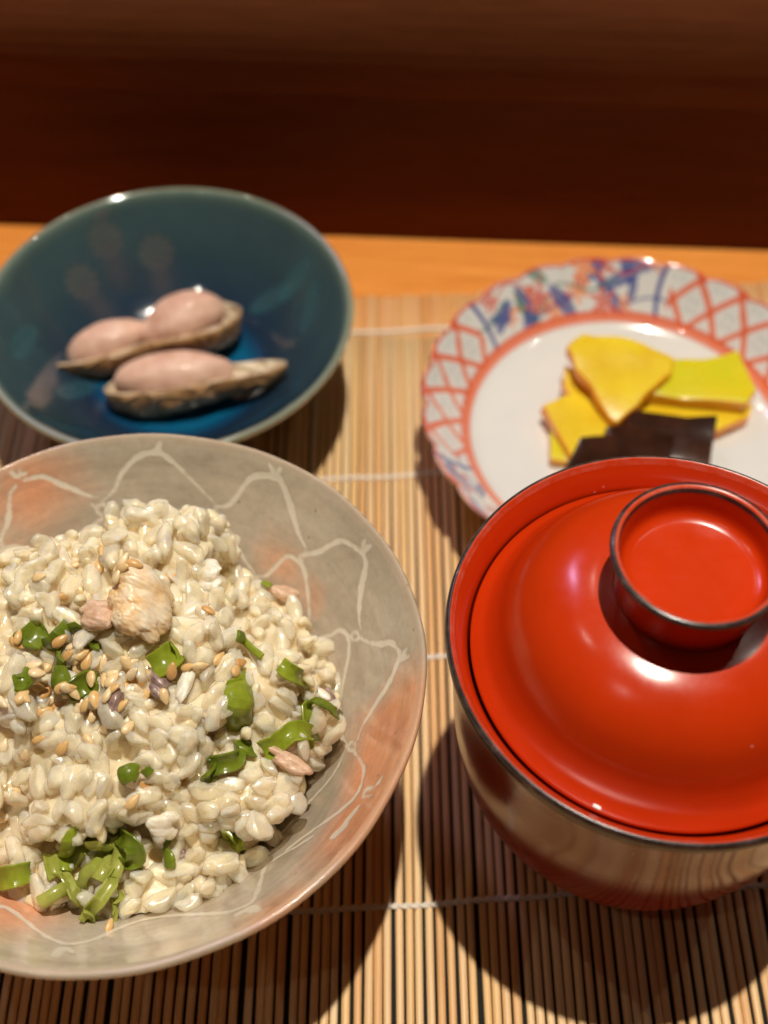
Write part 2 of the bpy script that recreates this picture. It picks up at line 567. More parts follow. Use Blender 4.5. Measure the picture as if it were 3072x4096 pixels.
def bowl_warp(T, rr, zz, I):
    k = np.clip((zz - 2) / 5, 0, 1)
    rr = rr * (1 + k * (0.004 * np.sin(3 * T + 0.5) + 0.0025 * np.sin(7 * T + 1.2) + 0.0012 * np.sin(17 * T)))
    zz = zz + k * (0.03 * np.sin(2 * T + 1.0) + 0.015 * np.sin(5 * T))
    return rr, zz
RICE_PROF = np.vstack([resample(RICE_IN, 0.075), LIP[1:], RICE_OUT[1:], FOOT[1:]])
V, F, T, I = revolve(RICE_PROF, 560, bowl_warp)
n_in = len(resample(RICE_IN, 0.075)) + len(LIP) - 1
inner = I < n_in
dist = np.full(len(V), 9.0)
ids = np.where(inner)[0]
# nearest stroke by angular bins
ang = np.arctan2(V[ids, 1], V[ids, 0]); sa = np.arctan2(SP[:, 1], SP[:, 0])
nb = 180
bi = ((ang + np.pi) / (2 * np.pi) * nb).astype(int) % nb
sb = ((sa + np.pi) / (2 * np.pi) * nb).astype(int) % nb
for b in range(nb):
    vi = ids[bi == b]
    dd = np.abs((sb - b + nb // 2) % nb - nb // 2)
    si = np.where(dd <= 6)[0]
    if len(vi) == 0 or len(si) == 0: continue
    D = np.linalg.norm(V[vi][:, None, :] - SP[si][None], axis=2) - SW[si][None]
    dist[vi] = D.min(1)
dist = np.clip(dist, -0.3, 0.6)
# peach flushes of the glaze: where the kiln turned it pink
pe = np.zeros(len(V))
for (px, py, rad, amt) in [(130, 1960, 1.4, .6), (40, 2250, .9, .5), (1580, 2980, 1.6, 1.2), (1480, 3260, 1.5, 1.2), (1130, 2260, .8, .4), (0, 3620, 1.5, .9), (-200, 3500, 1.6, .8), (1250, 2380, .7, .4), (1380, 3420, 1.0, .7), (1600, 2750, .9, .45), (1100, 3640, 1.0, .75), (760, 3830, .9, .3), (1640, 2860, 1.2, .9), (200, 2450, .9, .5), (-700, 2600, 2.0, .9), (-600, 2000, 1.5, .6)]:
    p = hit_rev(RICE_IN, RC, px, py)
    if p is None: p = on_z(px, py, 6)
    d = np.linalg.norm(V - np.array(p - RC), axis=1)
    pe = np.maximum(pe, amt * np.exp(-(d / rad) ** 2))
pale = np.zeros(len(V))  # whiter glaze, with the brighter light on the front wall painted in
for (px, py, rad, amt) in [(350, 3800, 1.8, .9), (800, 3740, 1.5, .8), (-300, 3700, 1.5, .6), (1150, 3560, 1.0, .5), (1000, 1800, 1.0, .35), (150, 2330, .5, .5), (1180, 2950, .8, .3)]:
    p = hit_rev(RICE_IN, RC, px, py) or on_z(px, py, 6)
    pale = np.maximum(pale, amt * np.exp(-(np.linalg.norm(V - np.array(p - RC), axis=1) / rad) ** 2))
me = mesh_np('rice_bowl', V, F)
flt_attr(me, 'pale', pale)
flt_attr(me, 'stroke', dist)
flt_attr(me, 'peach', pe)
flt_attr(me, 'height', V[:, 2] / 7.05)

def glaze():
    m, nt, ns, ls, bs = new_mat('net_painted_glaze')
    st = attr(ns, 'stroke'); pa = attr(ns, 'peach'); hh = attr(ns, 'height')
    nb1 = noise_node(ns, ls, 55, 5, 0.6)
    nb2 = noise_node(ns, ls, 420, 4, 0.65)
    nb3 = noise_node(ns, ls, 900, 3, 0.6)
    grey = ramp(ns, ls, nb1.outputs[0], [(0.3, (0.46, 0.395, 0.30)), (0.55, (0.54, 0.47, 0.365)), (0.75, (0.62, 0.54, 0.42))])
    # peach
    pn = math_n(ns, ls, 'ADD', pa.outputs['Fac'], math_n(ns, ls, 'MULTIPLY', math_n(ns, ls, 'SUBTRACT', nb1.outputs[0], 0.5), 0.7))
    pr_ = ramp(ns, ls, pn, [(0.15, (0, 0, 0)), (0.68, (1, 1, 1))])
    c = mix(ns, ls, grey.outputs[0], (0.80, 0.36, 0.19), pr_.outputs[0])
    pl_ = attr(ns, 'pale')  # whiter glaze plus painted-in light, mostly along the front wall
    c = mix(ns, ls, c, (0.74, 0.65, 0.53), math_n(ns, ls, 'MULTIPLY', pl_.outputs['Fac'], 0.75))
    # fine mottling of the glaze
    mo = ramp(ns, ls, nb2.outputs[0], [(0.32, (0.80, 0.78, 0.76)), (0.6, (1, 1, 1))])
    c = mix(ns, ls, c, mo.outputs[0], 0.55, 'MULTIPLY')
    # throwing lines and brush drag round the wall
    nb4 = noise_node(ns, ls, 14, 6, 0.7, stretch=(1.2, 1.2, 16))
    bd_ = ramp(ns, ls, nb4.outputs[0], [(0.36, (0.84, 0.82, 0.80)), (0.5, (1, 1, 1)), (0.66, (1.12, 1.10, 1.08))])
    c = mix(ns, ls, c, bd_.outputs[0], 0.8, 'MULTIPLY')
    # iron specks
    vo = ns.new('ShaderNodeTexVoronoi'); vo.inputs['Scale'].default_value = 190
    tc = ns.new('ShaderNodeTexCoord'); ls.new(tc.outputs['Object'], vo.inputs['Vector'])
    sp = ramp(ns, ls, vo.outputs['Distance'], [(0.05, (1, 1, 1)), (0.10, (0, 0, 0))])
    spm = math_n(ns, ls, 'MULTIPLY', sp.outputs[0], math_n(ns, ls, 'GREATER_THAN', nb1.outputs[0], 0.56))
    c = mix(ns, ls, c, (0.16, 0.10, 0.06), math_n(ns, ls, 'MULTIPLY', spm, 0.6))
    # crackle lines
    v2 = ns.new('ShaderNodeTexVoronoi'); v2.feature = 'DISTANCE_TO_EDGE'; v2.inputs['Scale'].default_value = 330
    ls.new(tc.outputs['Object'], v2.inputs['Vector'])
    ck = ramp(ns, ls, v2.outputs['Distance'], [(0.0, (1, 1, 1)), (0.03, (0, 0, 0))])
    c = mix(ns, ls, c, (0.30, 0.22, 0.15), math_n(ns, ls, 'MULTIPLY', ck.outputs[0], 0.16))
    # brushed white slip net
    sd = math_n(ns, ls, 'ADD', st.outputs['Fac'], math_n(ns, ls, 'MULTIPLY', math_n(ns, ls, 'SUBTRACT', nb2.outputs[0], 0.5), 0.10))
    sm = ns.new('ShaderNodeMapRange'); sm.interpolation_type = 'SMOOTHSTEP'
    sm.inputs['From Min'].default_value = 0.03; sm.inputs['From Max'].default_value = -0.03
    ls.new(sd, sm.inputs['Value'])
    c = mix(ns, ls, c, (0.80, 0.74, 0.60), math_n(ns, ls, 'MULTIPLY', sm.outputs[0], 0.88))
    # thin warm lip where the glaze runs off
    lipm = ns.new('ShaderNodeMapRange'); lipm.inputs['From Min'].default_value = 0.975; lipm.inputs['From Max'].default_value = 0.995
    ls.new(hh.outputs['Fac'], lipm.inputs['Value'])
    c = mix(ns, ls, c, (0.50, 0.36, 0.24), math_n(ns, ls, 'MULTIPLY', lipm.outputs[0], 0.5))
    ls.new(c, bs.inputs['Base Color'])
    rr = ramp(ns, ls, nb2.outputs[0], [(0.3, (0.09,) * 3), (0.7, (0.2,) * 3)])
    ls.new(rr.outputs[0], bs.inputs['Roughness'])
    bs.inputs['IOR'].default_value = 1.5
    bs.inputs['Coat Weight'].default_value = 0.6
    bs.inputs['Coat Roughness'].default_value = 0.04
    hgt = math_n(ns, ls, 'ADD', math_n(ns, ls, 'MULTIPLY', sm.outputs[0], 1.0), math_n(ns, ls, 'MULTIPLY', nb2.outputs[0], 0.5))
    bump(ns, ls, hgt, bs, 0.22, 0.0006)
    return m
M['glaze'] = glaze()
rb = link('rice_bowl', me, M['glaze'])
rb.location = RC * CM
tag(rb, 'wide flared grey-and-peach glazed bowl painted with a white net, heaped with rice', 'bowl')

# ------------------------------------------------------------------ blue bowl
BC = Vector((-6.55, 27.4, 0))
BLUE_IN = catmull([(0.02, 0.95), (1.3, 0.95), (1.9, 0.98), (2.5, 1.10), (3.1, 1.35), (3.8, 1.84), (4.6, 2.70), (5.1, 3.41), (5.35, 3.85)], 10)
B_LIP = catmull([(5.35, 3.85), (5.46, 3.95), (5.55, 3.98), (5.63, 3.92), (5.6, 3.78)], 4)
B_OUT = catmull([(5.6, 3.78), (5.0, 2.9), (4.2, 1.95), (3.2, 1.15), (2.4, 0.75), (2.2, 0.5), (2.15, 0.05)], 6)
BP_ = np.vstack([resample(BLUE_IN, 0.06), B_LIP[1:], B_OUT[1:], np.array([(1.95, 0.04), (1.9, 0.45), (0.02, 0.5)])])
V, F, T, I = revolve(BP_, 520)
n_in = len(resample(BLUE_IN, 0.06)) + len(B_LIP) - 1
rim = V[:, 2] / 3.98
r_ = np.hypot(V[:, 0], V[:, 1])
col = np.zeros((len(V), 3))
ks = [0.0, 2.2, 2.6, 2.9, 3.5, 4.4, 5.2, 5.42, 5.5, 5.7]
cs = np.array([(0.004, 0.12, 0.25), (0.004, 0.11, 0.23), (0.006, 0.05, 0.12), (0.011, 0.026, 0.055), (0.020, 0.042, 0.068), (0.036, 0.068, 0.082), (0.054, 0.098, 0.105), (0.12, 0.17, 0.14), (0.25, 0.27, 0.20), (0.22, 0.25, 0.19)])
for k in range(3): col[:, k] = np.interp(r_, ks, cs[:, k])
outm = I >= n_in
col[outm] = np.array((0.10, 0.17, 0.17))
stamp_h = np.zeros(len(V))
def wall_pt(px, py): 
    p = hit_rev(BLUE_IN, BC, px, py)
    return np.array(p - BC)
def frame(p):
    rd = np.array([p[0], p[1], 0]) / math.hypot(p[0], p[1])
    up = rd * 0.73 + np.array([0, 0, 0.68])
    side = np.cross(up, rd); side /= np.linalg.norm(side)
    return side, up / np.linalg.norm(up)
inn = ~outm
for (px, py) in [(420, 955), (625, 1005), (325, 1125)]:
    c = wall_pt(px, py); s, u = frame(c)
    d = V - c
    a = d @ s; b = d @ u
    rr = np.hypot(a, b); an = np.arctan2(b, a)
    near = (np.linalg.norm(d, axis=1) < 2.2) & inn
    pet = 0.5 + 0.5 * np.cos(10 * an)
    fl = np.clip((0.62 - rr) / 0.1, 0, 1) * near
    stamp_h -= fl * (0.03 * pet)
    tint = fl * (0.2 + 0.8 * pet)
    col = col * (1 - 0.75 * tint[:, None]) + np.array((0.115, 0.112, 0.098)) * 0.75 * tint[:, None]
    # a soft smear of iron glaze running down from the stamp
    sm = np.exp(-(a / 0.42) ** 2) * np.clip((-b) / 0.3, 0, 1) * np.clip((2.1 + b) / 1.0, 0, 1) * near
    col = col * (1 - 0.6 * sm[:, None]) + np.array((0.085, 0.078, 0.085)) * 0.6 * sm[:, None]
for (px, py, rot) in [(1180, 1120, 0.1), (1245, 1225, -0.7), (1085, 1195, 0.5), (300, 1560, 2.6), (90, 1370, 1.9)]:
    p = hit_rev(BLUE_IN, BC, px, py)
    if p is None: continue
    c = np.array(p - BC); s, u = frame(c)
    d = V - c
    a0 = d @ s; b0 = d @ u
    a = a0 * math.cos(rot) + b0 * math.sin(rot); b = -a0 * math.sin(rot) + b0 * math.cos(rot)
    near = (np.linalg.norm(d, axis=1) < 2) & inn
    lf = np.clip((1 - (a / 0.36) ** 2 - (b / 0.95) ** 2) * 4, 0, 1) * near
    vein = 0.5 + 0.5 * np.cos((b + np.abs(a)) * 22)
    mid = np.exp(-(a / 0.05) ** 2)
    stamp_h -= lf * (0.018 * vein + 0.02 * mid)
    tt = lf * (0.25 + 0.4 * vein)
    col = col * (1 - 0.6 * tt[:, None]) + np.array((0.05, 0.17, 0.19)) * 0.6 * tt[:, None]
nrm = np.c_[-V[:, 0] / np.maximum(r_, .01) * 0.7, -V[:, 1] / np.maximum(r_, .01) * 0.7, np.full(len(V), 0.7)]
V2 = V + nrm * stamp_h[:, None]
me = mesh_np('blue_bowl', V2, F)
col_attr(me, 'col', col)
def glass_glaze(name, rough, ior, bmp=0.12, mott=0.5):
    m, nt, ns, ls, bs = new_mat(name)
    a = attr(ns, 'col')
    n1 = noise_node(ns, ls, 90, 5, 0.6)
    mo = ramp(ns, ls, n1.outputs[0], [(0.3, (0.72, 0.75, 0.8)), (0.65, (1, 1, 1))])
    c = mix(ns, ls, a.outputs['Color'], mo.outputs[0], mott, 'MULTIPLY')
    ls.new(c, bs.inputs['Base Color'])
    bs.inputs['Roughness'].default_value = rough
    bs.inputs['IOR'].default_value = ior
    bs.inputs['Coat Weight'].default_value = 1.0
    bs.inputs['Coat Roughness'].default_value = 0.03
    bs.inputs['Coat IOR'].default_value = 1.75
    n2 = noise_node(ns, ls, 160, 3, 0.5)
    bump(ns, ls, n2.outputs[0], bs, bmp, 0.0006)
    return m
bb = link('blue_bowl', me, glass_glaze('blue_glaze', 0.12, 1.52))
bb.location = BC * CM
tag(bb, 'shallow teal-blue glazed bowl with stamped flowers holding two open peanuts', 'bowl')

# ------------------------------------------------------------------ imari plate
PC = Vector((7.40, 24.95, 0))
P_IN = catmull([(0.02, 0.92), (3.0, 0.92), (4.2, 0.97), (4.75, 1.12), (5.2, 1.5), (5.7, 2.02), (6.08, 2.42)], 12)
P_LIP = catmull([(6.08, 2.42), (6.17, 2.53), (6.24, 2.56), (6.27, 2.48), (6.2, 2.36)], 4)
P_OUT = catmull([(6.2, 2.36), (5.7, 1.75), (5.0, 1.0), (4.3, 0.6), (3.6, 0.5), (3.5, 0.05)], 6)
PP = np.vstack([resample(P_IN, 0.05), P_LIP[1:], P_OUT[1:], np.array([(3.3, 0.04), (3.25, 0.4), (0.02, 0.5)])])
NL = 24
def scal(T, rr, zz, I):
    k = np.clip((rr - 4.9) / 1.3, 0, 1) ** 2
    w = np.abs(np.sin(NL * T / 2)) ** 0.6
    f = 1 + k * 0.026 * (w - 0.72)
    return rr * f, zz + k * 0.05 * (w - 0.7)
V, F, T, I = revolve(PP, 960, scal)
n_in = len(resample(P_IN, 0.05)) + len(P_LIP) - 1
r0 = np.repeat(PP[:, 0], 960)
inn = I < n_in - 2
WHITE = np.array((0.72, 0.715, 0.68))
RED = np.array((0.66, 0.07, 0.02)); PALER = np.array((0.80, 0.20, 0.085)); BLUE = np.array((0.03, 0.06, 0.28)); GREEN = np.array((0.05, 0.22, 0.16)); ORANGE = np.array((0.86, 0.24, 0.03)); INK = np.array((0.09, 0.11, 0.12))
col = np.tile(WHITE, (len(V), 1))
def paint(mask, c, a=1.0):
    global col
    m_ = (np.clip(mask, 0, 1) * a)[:, None]
    col = col * (1 - m_) + c * m_
def soft(d, w, s=0.03): return np.clip((w - np.abs(d)) / s + 0.5, 0, 1)
band = inn & (r0 > 4.82)
# distance up the wall (cm) from the well ring
s_in = np.r_[0, np.cumsum(np.linalg.norm(np.diff(PP, axis=0), axis=1))]
s_v = np.repeat(s_in, 960); s_ring = np.interp(4.86, PP[:n_in, 0], s_in[:n_in]); s_lip = s_in[n_in - 3]
h = (s_v - s_ring) / (s_lip - s_ring)          # 0 at the ring, 1 at the lip
Tm = np.mod(T, 2 * np.pi)
panels = [  # (start, end in degrees, kind)
    (14, 70, 'net'), (70, 141, 'flower'), (141, 196, 'net'), (196, 256, 'flower'), (256, 312, 'net'), (312, 374, 'flower')]
for a0, a1, kind in panels:
    a0r, a1r = R(a0), R(a1)
    if a1 <= 360: inp = (Tm >= a0r) & (Tm < a1r)
    else: inp = (Tm >= a0r) | (Tm < a1r - 2 * np.pi)
    tt = np.where(Tm < a0r - 1e-6, Tm + 2 * np.pi, Tm) - a0r
    u = tt / (a1r - a0r)                         # 0..1 along the panel
    L = (a1r - a0r) * 5.5
    X = u * L; Y = h * 1.75
    m0 = (inp & band & (h > 0.02) & (h < 1.01)).astype(float)
    if kind == 'net':
        p = 1.3
        da = np.abs(((X + Y * 0.9) / p) % 1 - 0.5) * p
        db = np.abs(((X - Y * 0.9) / p) % 1 - 0.5) * p
        # grey-green asterisks in the cells
        ca = ((X + Y * 0.9) / p + 0.5) % 1 - 0.5; cb_ = ((X - Y * 0.9) / p + 0.5) % 1 - 0.5
        ca = ((X + Y * 0.9) / p) % 1 - 0.0; cb_ = ((X - Y * 0.9) / p) % 1 - 0.0
        ca = np.where(ca > 0.5, ca - 1, ca); cb_ = np.where(cb_ > 0.5, cb_ - 1, cb_)
        star = np.maximum(soft(ca * p, 0.035), soft(cb_ * p, 0.035)) * (np.maximum(np.abs(ca), np.abs(cb_)) < 0.27) * (np.maximum(np.abs(ca), np.abs(cb_)) > 0.10)
        star2 = (np.hypot(ca, cb_) > 0.20) * (np.hypot(ca, cb_) < 0.33) * (np.abs(np.abs(ca) - np.abs(cb_)) < 0.12)
        paint(star * m0, BLUE * 0.3 + GREEN * 0.7, 0.45)
        paint(star2 * m0, GREEN, 0.06)
        paint(soft(da - 0.0, 0.125, 0.05) * m0, PALER, 0.9); paint(soft(db, 0.125, 0.05) * m0, PALER, 0.9)
        paint(soft(da - 0.085, 0.03, 0.03) * m0, RED, 0.75); paint(soft(db - 0.085, 0.03, 0.03) * m0, RED, 0.75)
    else:
        rn = random.Random(a0)
        blobs = []
        for k in range(30):
            blobs.append((rn.uniform(0.12, 0.88) * L, rn.uniform(0.35, 1.55), rn.choice([RED, RED, RED, ORANGE, BLUE, BLUE, GREEN]), rn.uniform(0.22, 0.5), rn.random() * 6))
        # red blossoms with petals, blue leaves, green sprigs, and curling tendrils
        for bx, by, cc, br, ph in blobs:
            dx = X - bx; dy = Y - by
            rr = np.hypot(dx, dy); an = np.arctan2(dy, dx)
            if cc is RED or cc is ORANGE:
                pm = np.clip((br * (0.75 + 0.3 * np.cos(6 * an + ph)) - rr) / 0.04, 0, 1)
                paint(pm * m0, cc, 0.9)
                paint(np.clip((br * 0.75 - rr) / 0.05, 0, 1) * (np.cos(9 * an + ph) > 0.5) * m0, WHITE, 0.55)
            else:
                ex = dx * math.cos(ph) + dy * math.sin(ph); ey = -dx * math.sin(ph) + dy * math.cos(ph)
                paint(np.clip((1 - (ex / (br * 1.5)) ** 2 - (ey / (br * 0.5)) ** 2) * 3, 0, 1) * m0, cc, 0.85)
                paint(soft(ey, 0.02) * (np.abs(ex) < br * 1.3) * m0, WHITE, 0.5)
        for k in range(3):
            yy = 0.5 + 0.42 * k + 0.16 * np.sin(X * (2.2 + k) + k * 2 + a0)
            paint(soft(Y - yy, 0.035, 0.04) * (np.sin(X * 1.7 + k * 2.4 + a0) > -0.1) * m0, [BLUE, GREEN, RED][k], 0.8)
        # blue curved borders closing the panel
        for side in (0, 1):
            xe = 0.18 + 0.16 * np.cos((Y / 1.75 - 0.5) * 3.0)
            dd = (X - xe) if side == 0 else (L - X - xe)
            paint(soft(dd, 0.075, 0.04) * m0, BLUE, 0.95)
paint(soft(h - 0.03, 0.085, 0.03) * inn, PALER, 0.9)
paint(soft(h - 0.085, 0.025, 0.03) * inn, RED, 0.8)
paint(soft(h + 0.045, 0.02, 0.02) * inn, RED, 0.5)
paint(soft(h - 0.90, 0.025, 0.03) * inn, RED, 0.85)
paint(np.clip((h - 0.925) / 0.02, 0, 1) * (I < n_in + 3), np.array((0.66, 0.38, 0.28)), 0.85)
lipb = np.clip((r0 - 6.13) / 0.03, 0, 1) * (I >= n_in - 6)
paint(lipb, np.array((0.46, 0.18, 0.05)), 0.9)
outm = I > n_in + 2
paint(outm.astype(float), np.array((0.70, 0.46, 0.26)), 0.55)
me = mesh_np('imari_plate', V, F)
col_attr(me, 'col', col)
pl = link('porcelain_plate', me, glass_glaze('painted_porcelain', 0.14, 1.5, 0.05, 0.12))
pl.location = PC * CM
tag(pl, 'round scalloped white porcelain plate with red lattice and flower border', 'plate')

# ------------------------------------------------------------------ red lacquer bowl and its lid
LC = Vector((5.98, 13.54, 0))
soup = empty('lacquer_bowl', LC)
tag(soup, 'deep round red-brown lacquer soup bowl with a worn dark rim, under its lid', 'bowl')
b_out = catmull([(1.95, 0.04), (2.05, 0.5), (2.0, 0.95), (2.6, 1.02), (3.45, 1.72), (4.0, 2.85), (4.3, 4.2), (4.42, 5.6), (4.46, 6.9), (4.52, 7.7), (4.60, 8.16)], 10)
b_in = catmull([(4.50, 8.24), (4.36, 8.02), (4.225, 7.72), (4.2, 7.55), (4.15, 7.1), (4.1, 6.0), (3.8, 4.2), (2.9, 2.4), (1.5, 1.6), (0.02, 1.5)], 8)
V, F, T, I = revolve(np.vstack([[(0.02, 0.7), (1.7, 0.65), (1.75, 0.06)], b_out]), 160)
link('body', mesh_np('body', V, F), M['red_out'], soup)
V, F, T, I = revolve(b_in, 160)
link('lining', mesh_np('lining', V, F), M['red'], soup)
rimp = catmull([(4.56, 7.94), (4.655, 8.0), (4.70, 8.12), (4.71, 8.26), (4.67, 8.36), (4.60, 8.375), (4.55, 8.31), (4.495, 8.22)], 4)
V, F, T, I = revolve(rimp, 220)
me = mesh_np('rim', V, F)
M['rimmix'] = None
def rim_mat():
    m, nt, ns, ls, bs = new_mat('rim_lacquer')
    a = attr(ns, 'edge')
    n = noise_node(ns, ls, 320, 5, 0.65)
    dk = ramp(ns, ls, n.outputs[0], [(0.42, (0.030, 0.018, 0.016)), (0.62, (0.07, 0.045, 0.04)), (0.78, (0.26, 0.15, 0.12))])
    rd = ramp(ns, ls, n.outputs[0], [(0.4, (0.60, 0.05, 0.01)), (0.75, (0.66, 0.13, 0.08))])
    f = math_n(ns, ls, 'ADD', a.outputs['Fac'], math_n(ns, ls, 'MULTIPLY', math_n(ns, ls, 'SUBTRACT', n.outputs[0], 0.5), 0.35))
    mr = ramp(ns, ls, f, [(0.46, (0, 0, 0)), (0.54, (1, 1, 1))])
    c = mix(ns, ls, rd.outputs[0], dk.outputs[0], mr.outputs[0])
    ls.new(c, bs.inputs['Base Color'])
    bs.inputs['Roughness'].default_value = 0.24
    return m
M['rim'] = rim_mat()
npf = len(rimp)
flt_attr(me, 'edge', np.interp(I, [0, npf * .62, npf * .71, npf * .76, npf * .80, npf * .84, npf], [1, 1, 0.15, 0.12, 0.6, 0.1, 0.1]))
link('rim', me, M['rim'], soup)

lid = empty('bowl_cover', LC + Vector((0, 0, 8.0)))
tag(lid, 'domed glossy red lacquer lid with a ring handle, set in the soup bowl', 'lid')
dome = catmull([(4.07, 7.60), (4.15, 7.68), (4.135, 7.76), (4.03, 7.85), (3.83, 8.02), (3.62, 8.32), (3.42, 8.72), (3.15, 9.14), (2.80, 9.47), (2.35, 9.71), (1.9, 9.84), (1.42, 9.90)], 10)
dome[:, 1] -= 8.0
V, F, T, I = revolve(np.vstack([[(0.02, 1.7), (1.4, 1.65), (2.6, 1.2), (3.9, -0.38)], dome, [(0.9, 1.92), (0.02, 1.93)]]), 200)
link('dome', mesh_np('dome', V, F), M['red'], lid)
knob = catmull([(1.40, 1.84), (1.43, 2.2), (1.50, 2.65), (1.60, 3.05), (1.65, 3.14)], 6)
V, F, T, I = revolve(np.vstack([knob]), 160)
hring = link('handle_ring', mesh_np('handle_ring', V, F), M['red'], lid)
kr = catmull([(1.648, 3.13), (1.69, 3.19), (1.665, 3.26), (1.585, 3.28), (1.52, 3.24), (1.485, 3.15)], 4)
V, F, T, I = revolve(kr, 200)
me = mesh_np('handle_edge', V, F)
npf = len(kr)
flt_attr(me, 'edge', np.interp(I, [0, npf * .45, npf * .6, npf * .72, npf * .82, npf], [1, .95, 0.3, 0.3, 0.95, 1]))
link('handle_edge', me, M['rim'], hring)
kin = catmull([(1.487, 3.155), (1.45, 2.95), (1.42, 2.76), (1.37, 2.64), (1.26, 2.57), (1.1, 2.54), (0.6, 2.525), (0.02, 2.52)], 6)
V, F, T, I = revolve(kin, 160)
link('handle_well', mesh_np('handle_well', V, F), M['red'], hring)
# small chip of white lacquer filler by the seam
d = Vector((math.cos(R(232)), math.sin(R(232)), 0))
p = on_z(2388, 3228, 7.78)
chip = link('paint_chip', box_mesh('paint_chip', -0.085, 0.085, -0.04, 0.04, 0, 0.05, 0.012), simple('chip_white', (0.85, 0.83, 0.8), 0.4), lid, False)
chip.location = (p - LC - Vector((0, 0, 8.0))) * CM
chip.rotation_euler = (0.1, 0.1, R(-25))

# ------------------------------------------------------------------ the heap of rice
CL = [  # clumps: centre and radii (cm, relative to the bowl)
    ((-0.2, 0.5, 4.9), (4.0, 3.5, 2.6)),
    ((0.5, 3.0, 6.62), (1.35, 1.15, 1.22)),
    ((-2.2, 2.3, 6.4), (1.3, 1.1, 1.0)),
    ((0.3, -1.9, 5.45), (3.3, 1.25, 0.85)),
    ((0.0, -2.9, 4.3), (3.3, 1.45, 0.95)),
    ((2.9, 0.3, 5.3), (1.45, 1.8, 1.25)),
    ((-3.0, 1.2, 5.5), (1.7, 2.0, 1.5)),
]
HOL = [((-0.5, -3.5, 5.15), (1.5, 1.0, 0.42)), ((3.7, -2.0, 4.9), (0.8, 0.9, 0.75)), ((1.9, 2.6, 6.5), (0.6, 0.9, 0.8)), ((2.2, -1.4, 6.35), (0.9, 0.35, 0.35)), ((-1.5, -1.2, 7.1), (0.5, 0.9, 0.5)), ((2.4, 1.3, 6.9), (0.35, 0.9, 0.5))]
CLc = np.array([c for c, r in CL]); CLr = np.array([r for c, r in CL])
def sdf(P):
    P = np.atleast_2d(P)
    q = (P[:, None] - CLc[None]) / CLr[None]
    k0 = np.linalg.norm(q, axis=2)
    k1 = np.linalg.norm(q / CLr[None], axis=2) + 1e-9
    d = k0 * (k0 - 1) / k1
    k = 0.22
    m = d.min(1)
    d = m - k * np.log(np.exp(-(d - m[:, None]) / k).sum(1))
    nz = np.array([noise.noise(Vector(p) * 0.8) * 0.55 + noise.noise(Vector(p) * 1.9 + Vector((7, 3, 1))) * 0.26 for p in P])
    d = d + nz
    for c, r in HOL:                                    # hollows under the overhanging clumps
        q = (P - np.array(c)) / np.array(r)
        d = np.maximum(d, -(np.linalg.norm(q, axis=1) - 1) * min(r))
    return d
def sdf_grad(P, e=0.02):
    d0 = sdf(P)
    G = np.stack([(sdf(P + np.eye(3)[k] * e) - d0) / e for k in range(3)], 1)
    return d0, G / (np.linalg.norm(G, axis=1)[:, None] + 1e-9)

def grain_verts(seed, sub):
    r_ = random.Random(seed)
    bm = bmesh.new()
    bmesh.ops.create_icosphere(bm, subdivisions=sub, radius=1)
    P = np.array([v.co[:] for v in bm.verts])
    F = [[v.index for v in f.verts] for f in bm.faces]
    bm.free()
    L = r_.uniform(0.32, 0.43); W = r_.uniform(0.185, 0.235); H_ = r_.uniform(0.165, 0.205)
    x = P[:, 0]
    rad0 = np.sqrt(np.maximum(1e-6, 1 - x * x))
    rad1 = np.maximum(0, 1 - np.abs(x) ** 2.7) ** 0.55
    fill = np.where(rad0 > 0.02, rad1 / np.maximum(rad0, 0.02), 1.0)
    tap = (1 + r_.uniform(-0.16, 0.16) * x) * fill
    sd = r_.uniform(0, 50)
    lump = 1 + 0.30 * vnoise(P, 1.4, sd) + 0.09 * vnoise(P, 3.2, sd + 9)
    X = x * L * (1 + 0.16 * vnoise(P, 1.9, sd + 4))
    Y = P[:, 1] * W * tap * lump
    Z = P[:, 2] * H_ * tap * lump
    for _ in range(4):                                   # pressed flats where it sat against its neighbours
        ax = np.array([r_.gauss(0, 0.5), r_.gauss(0, 1), r_.gauss(0, 1)]); ax /= np.linalg.norm(ax)
        q = np.c_[X / L, Y / W, Z / H_]
        over = np.maximum(0, q @ ax - r_.uniform(0.55, 0.85)) * 0.8
        X = X - over * ax[0] * L; Y = Y - over * ax[1] * W; Z = Z - over * ax[2] * H_
    # shallow crease along one flank, a nick where the germ was, and a bend
    Z = Z - 0.03 * np.exp(-(P[:, 1] / 0.22) ** 2) * (P[:, 2] > 0) * (np.abs(x) < 0.8)
    nick = np.exp(-(((x - 0.85) / 0.25) ** 2 + ((P[:, 1] - 0.5) / 0.4) ** 2))
    Y = Y * (1 - 0.35 * nick)
    b = r_.uniform(-0.11, 0.11)
    Y = Y + b * (x * x - 0.4)
    Z = Z + r_.uniform(-0.05, 0.05) * (x * x - 0.4)
    return np.c_[X, Y, Z], F
NG = 22
G3 = [grain_verts(500 + k, 3) for k in range(NG)]
G2 = [grain_verts(500 + k, 2) for k in range(NG)]
G1 = [grain_verts(500 + k, 1) for k in range(NG)]

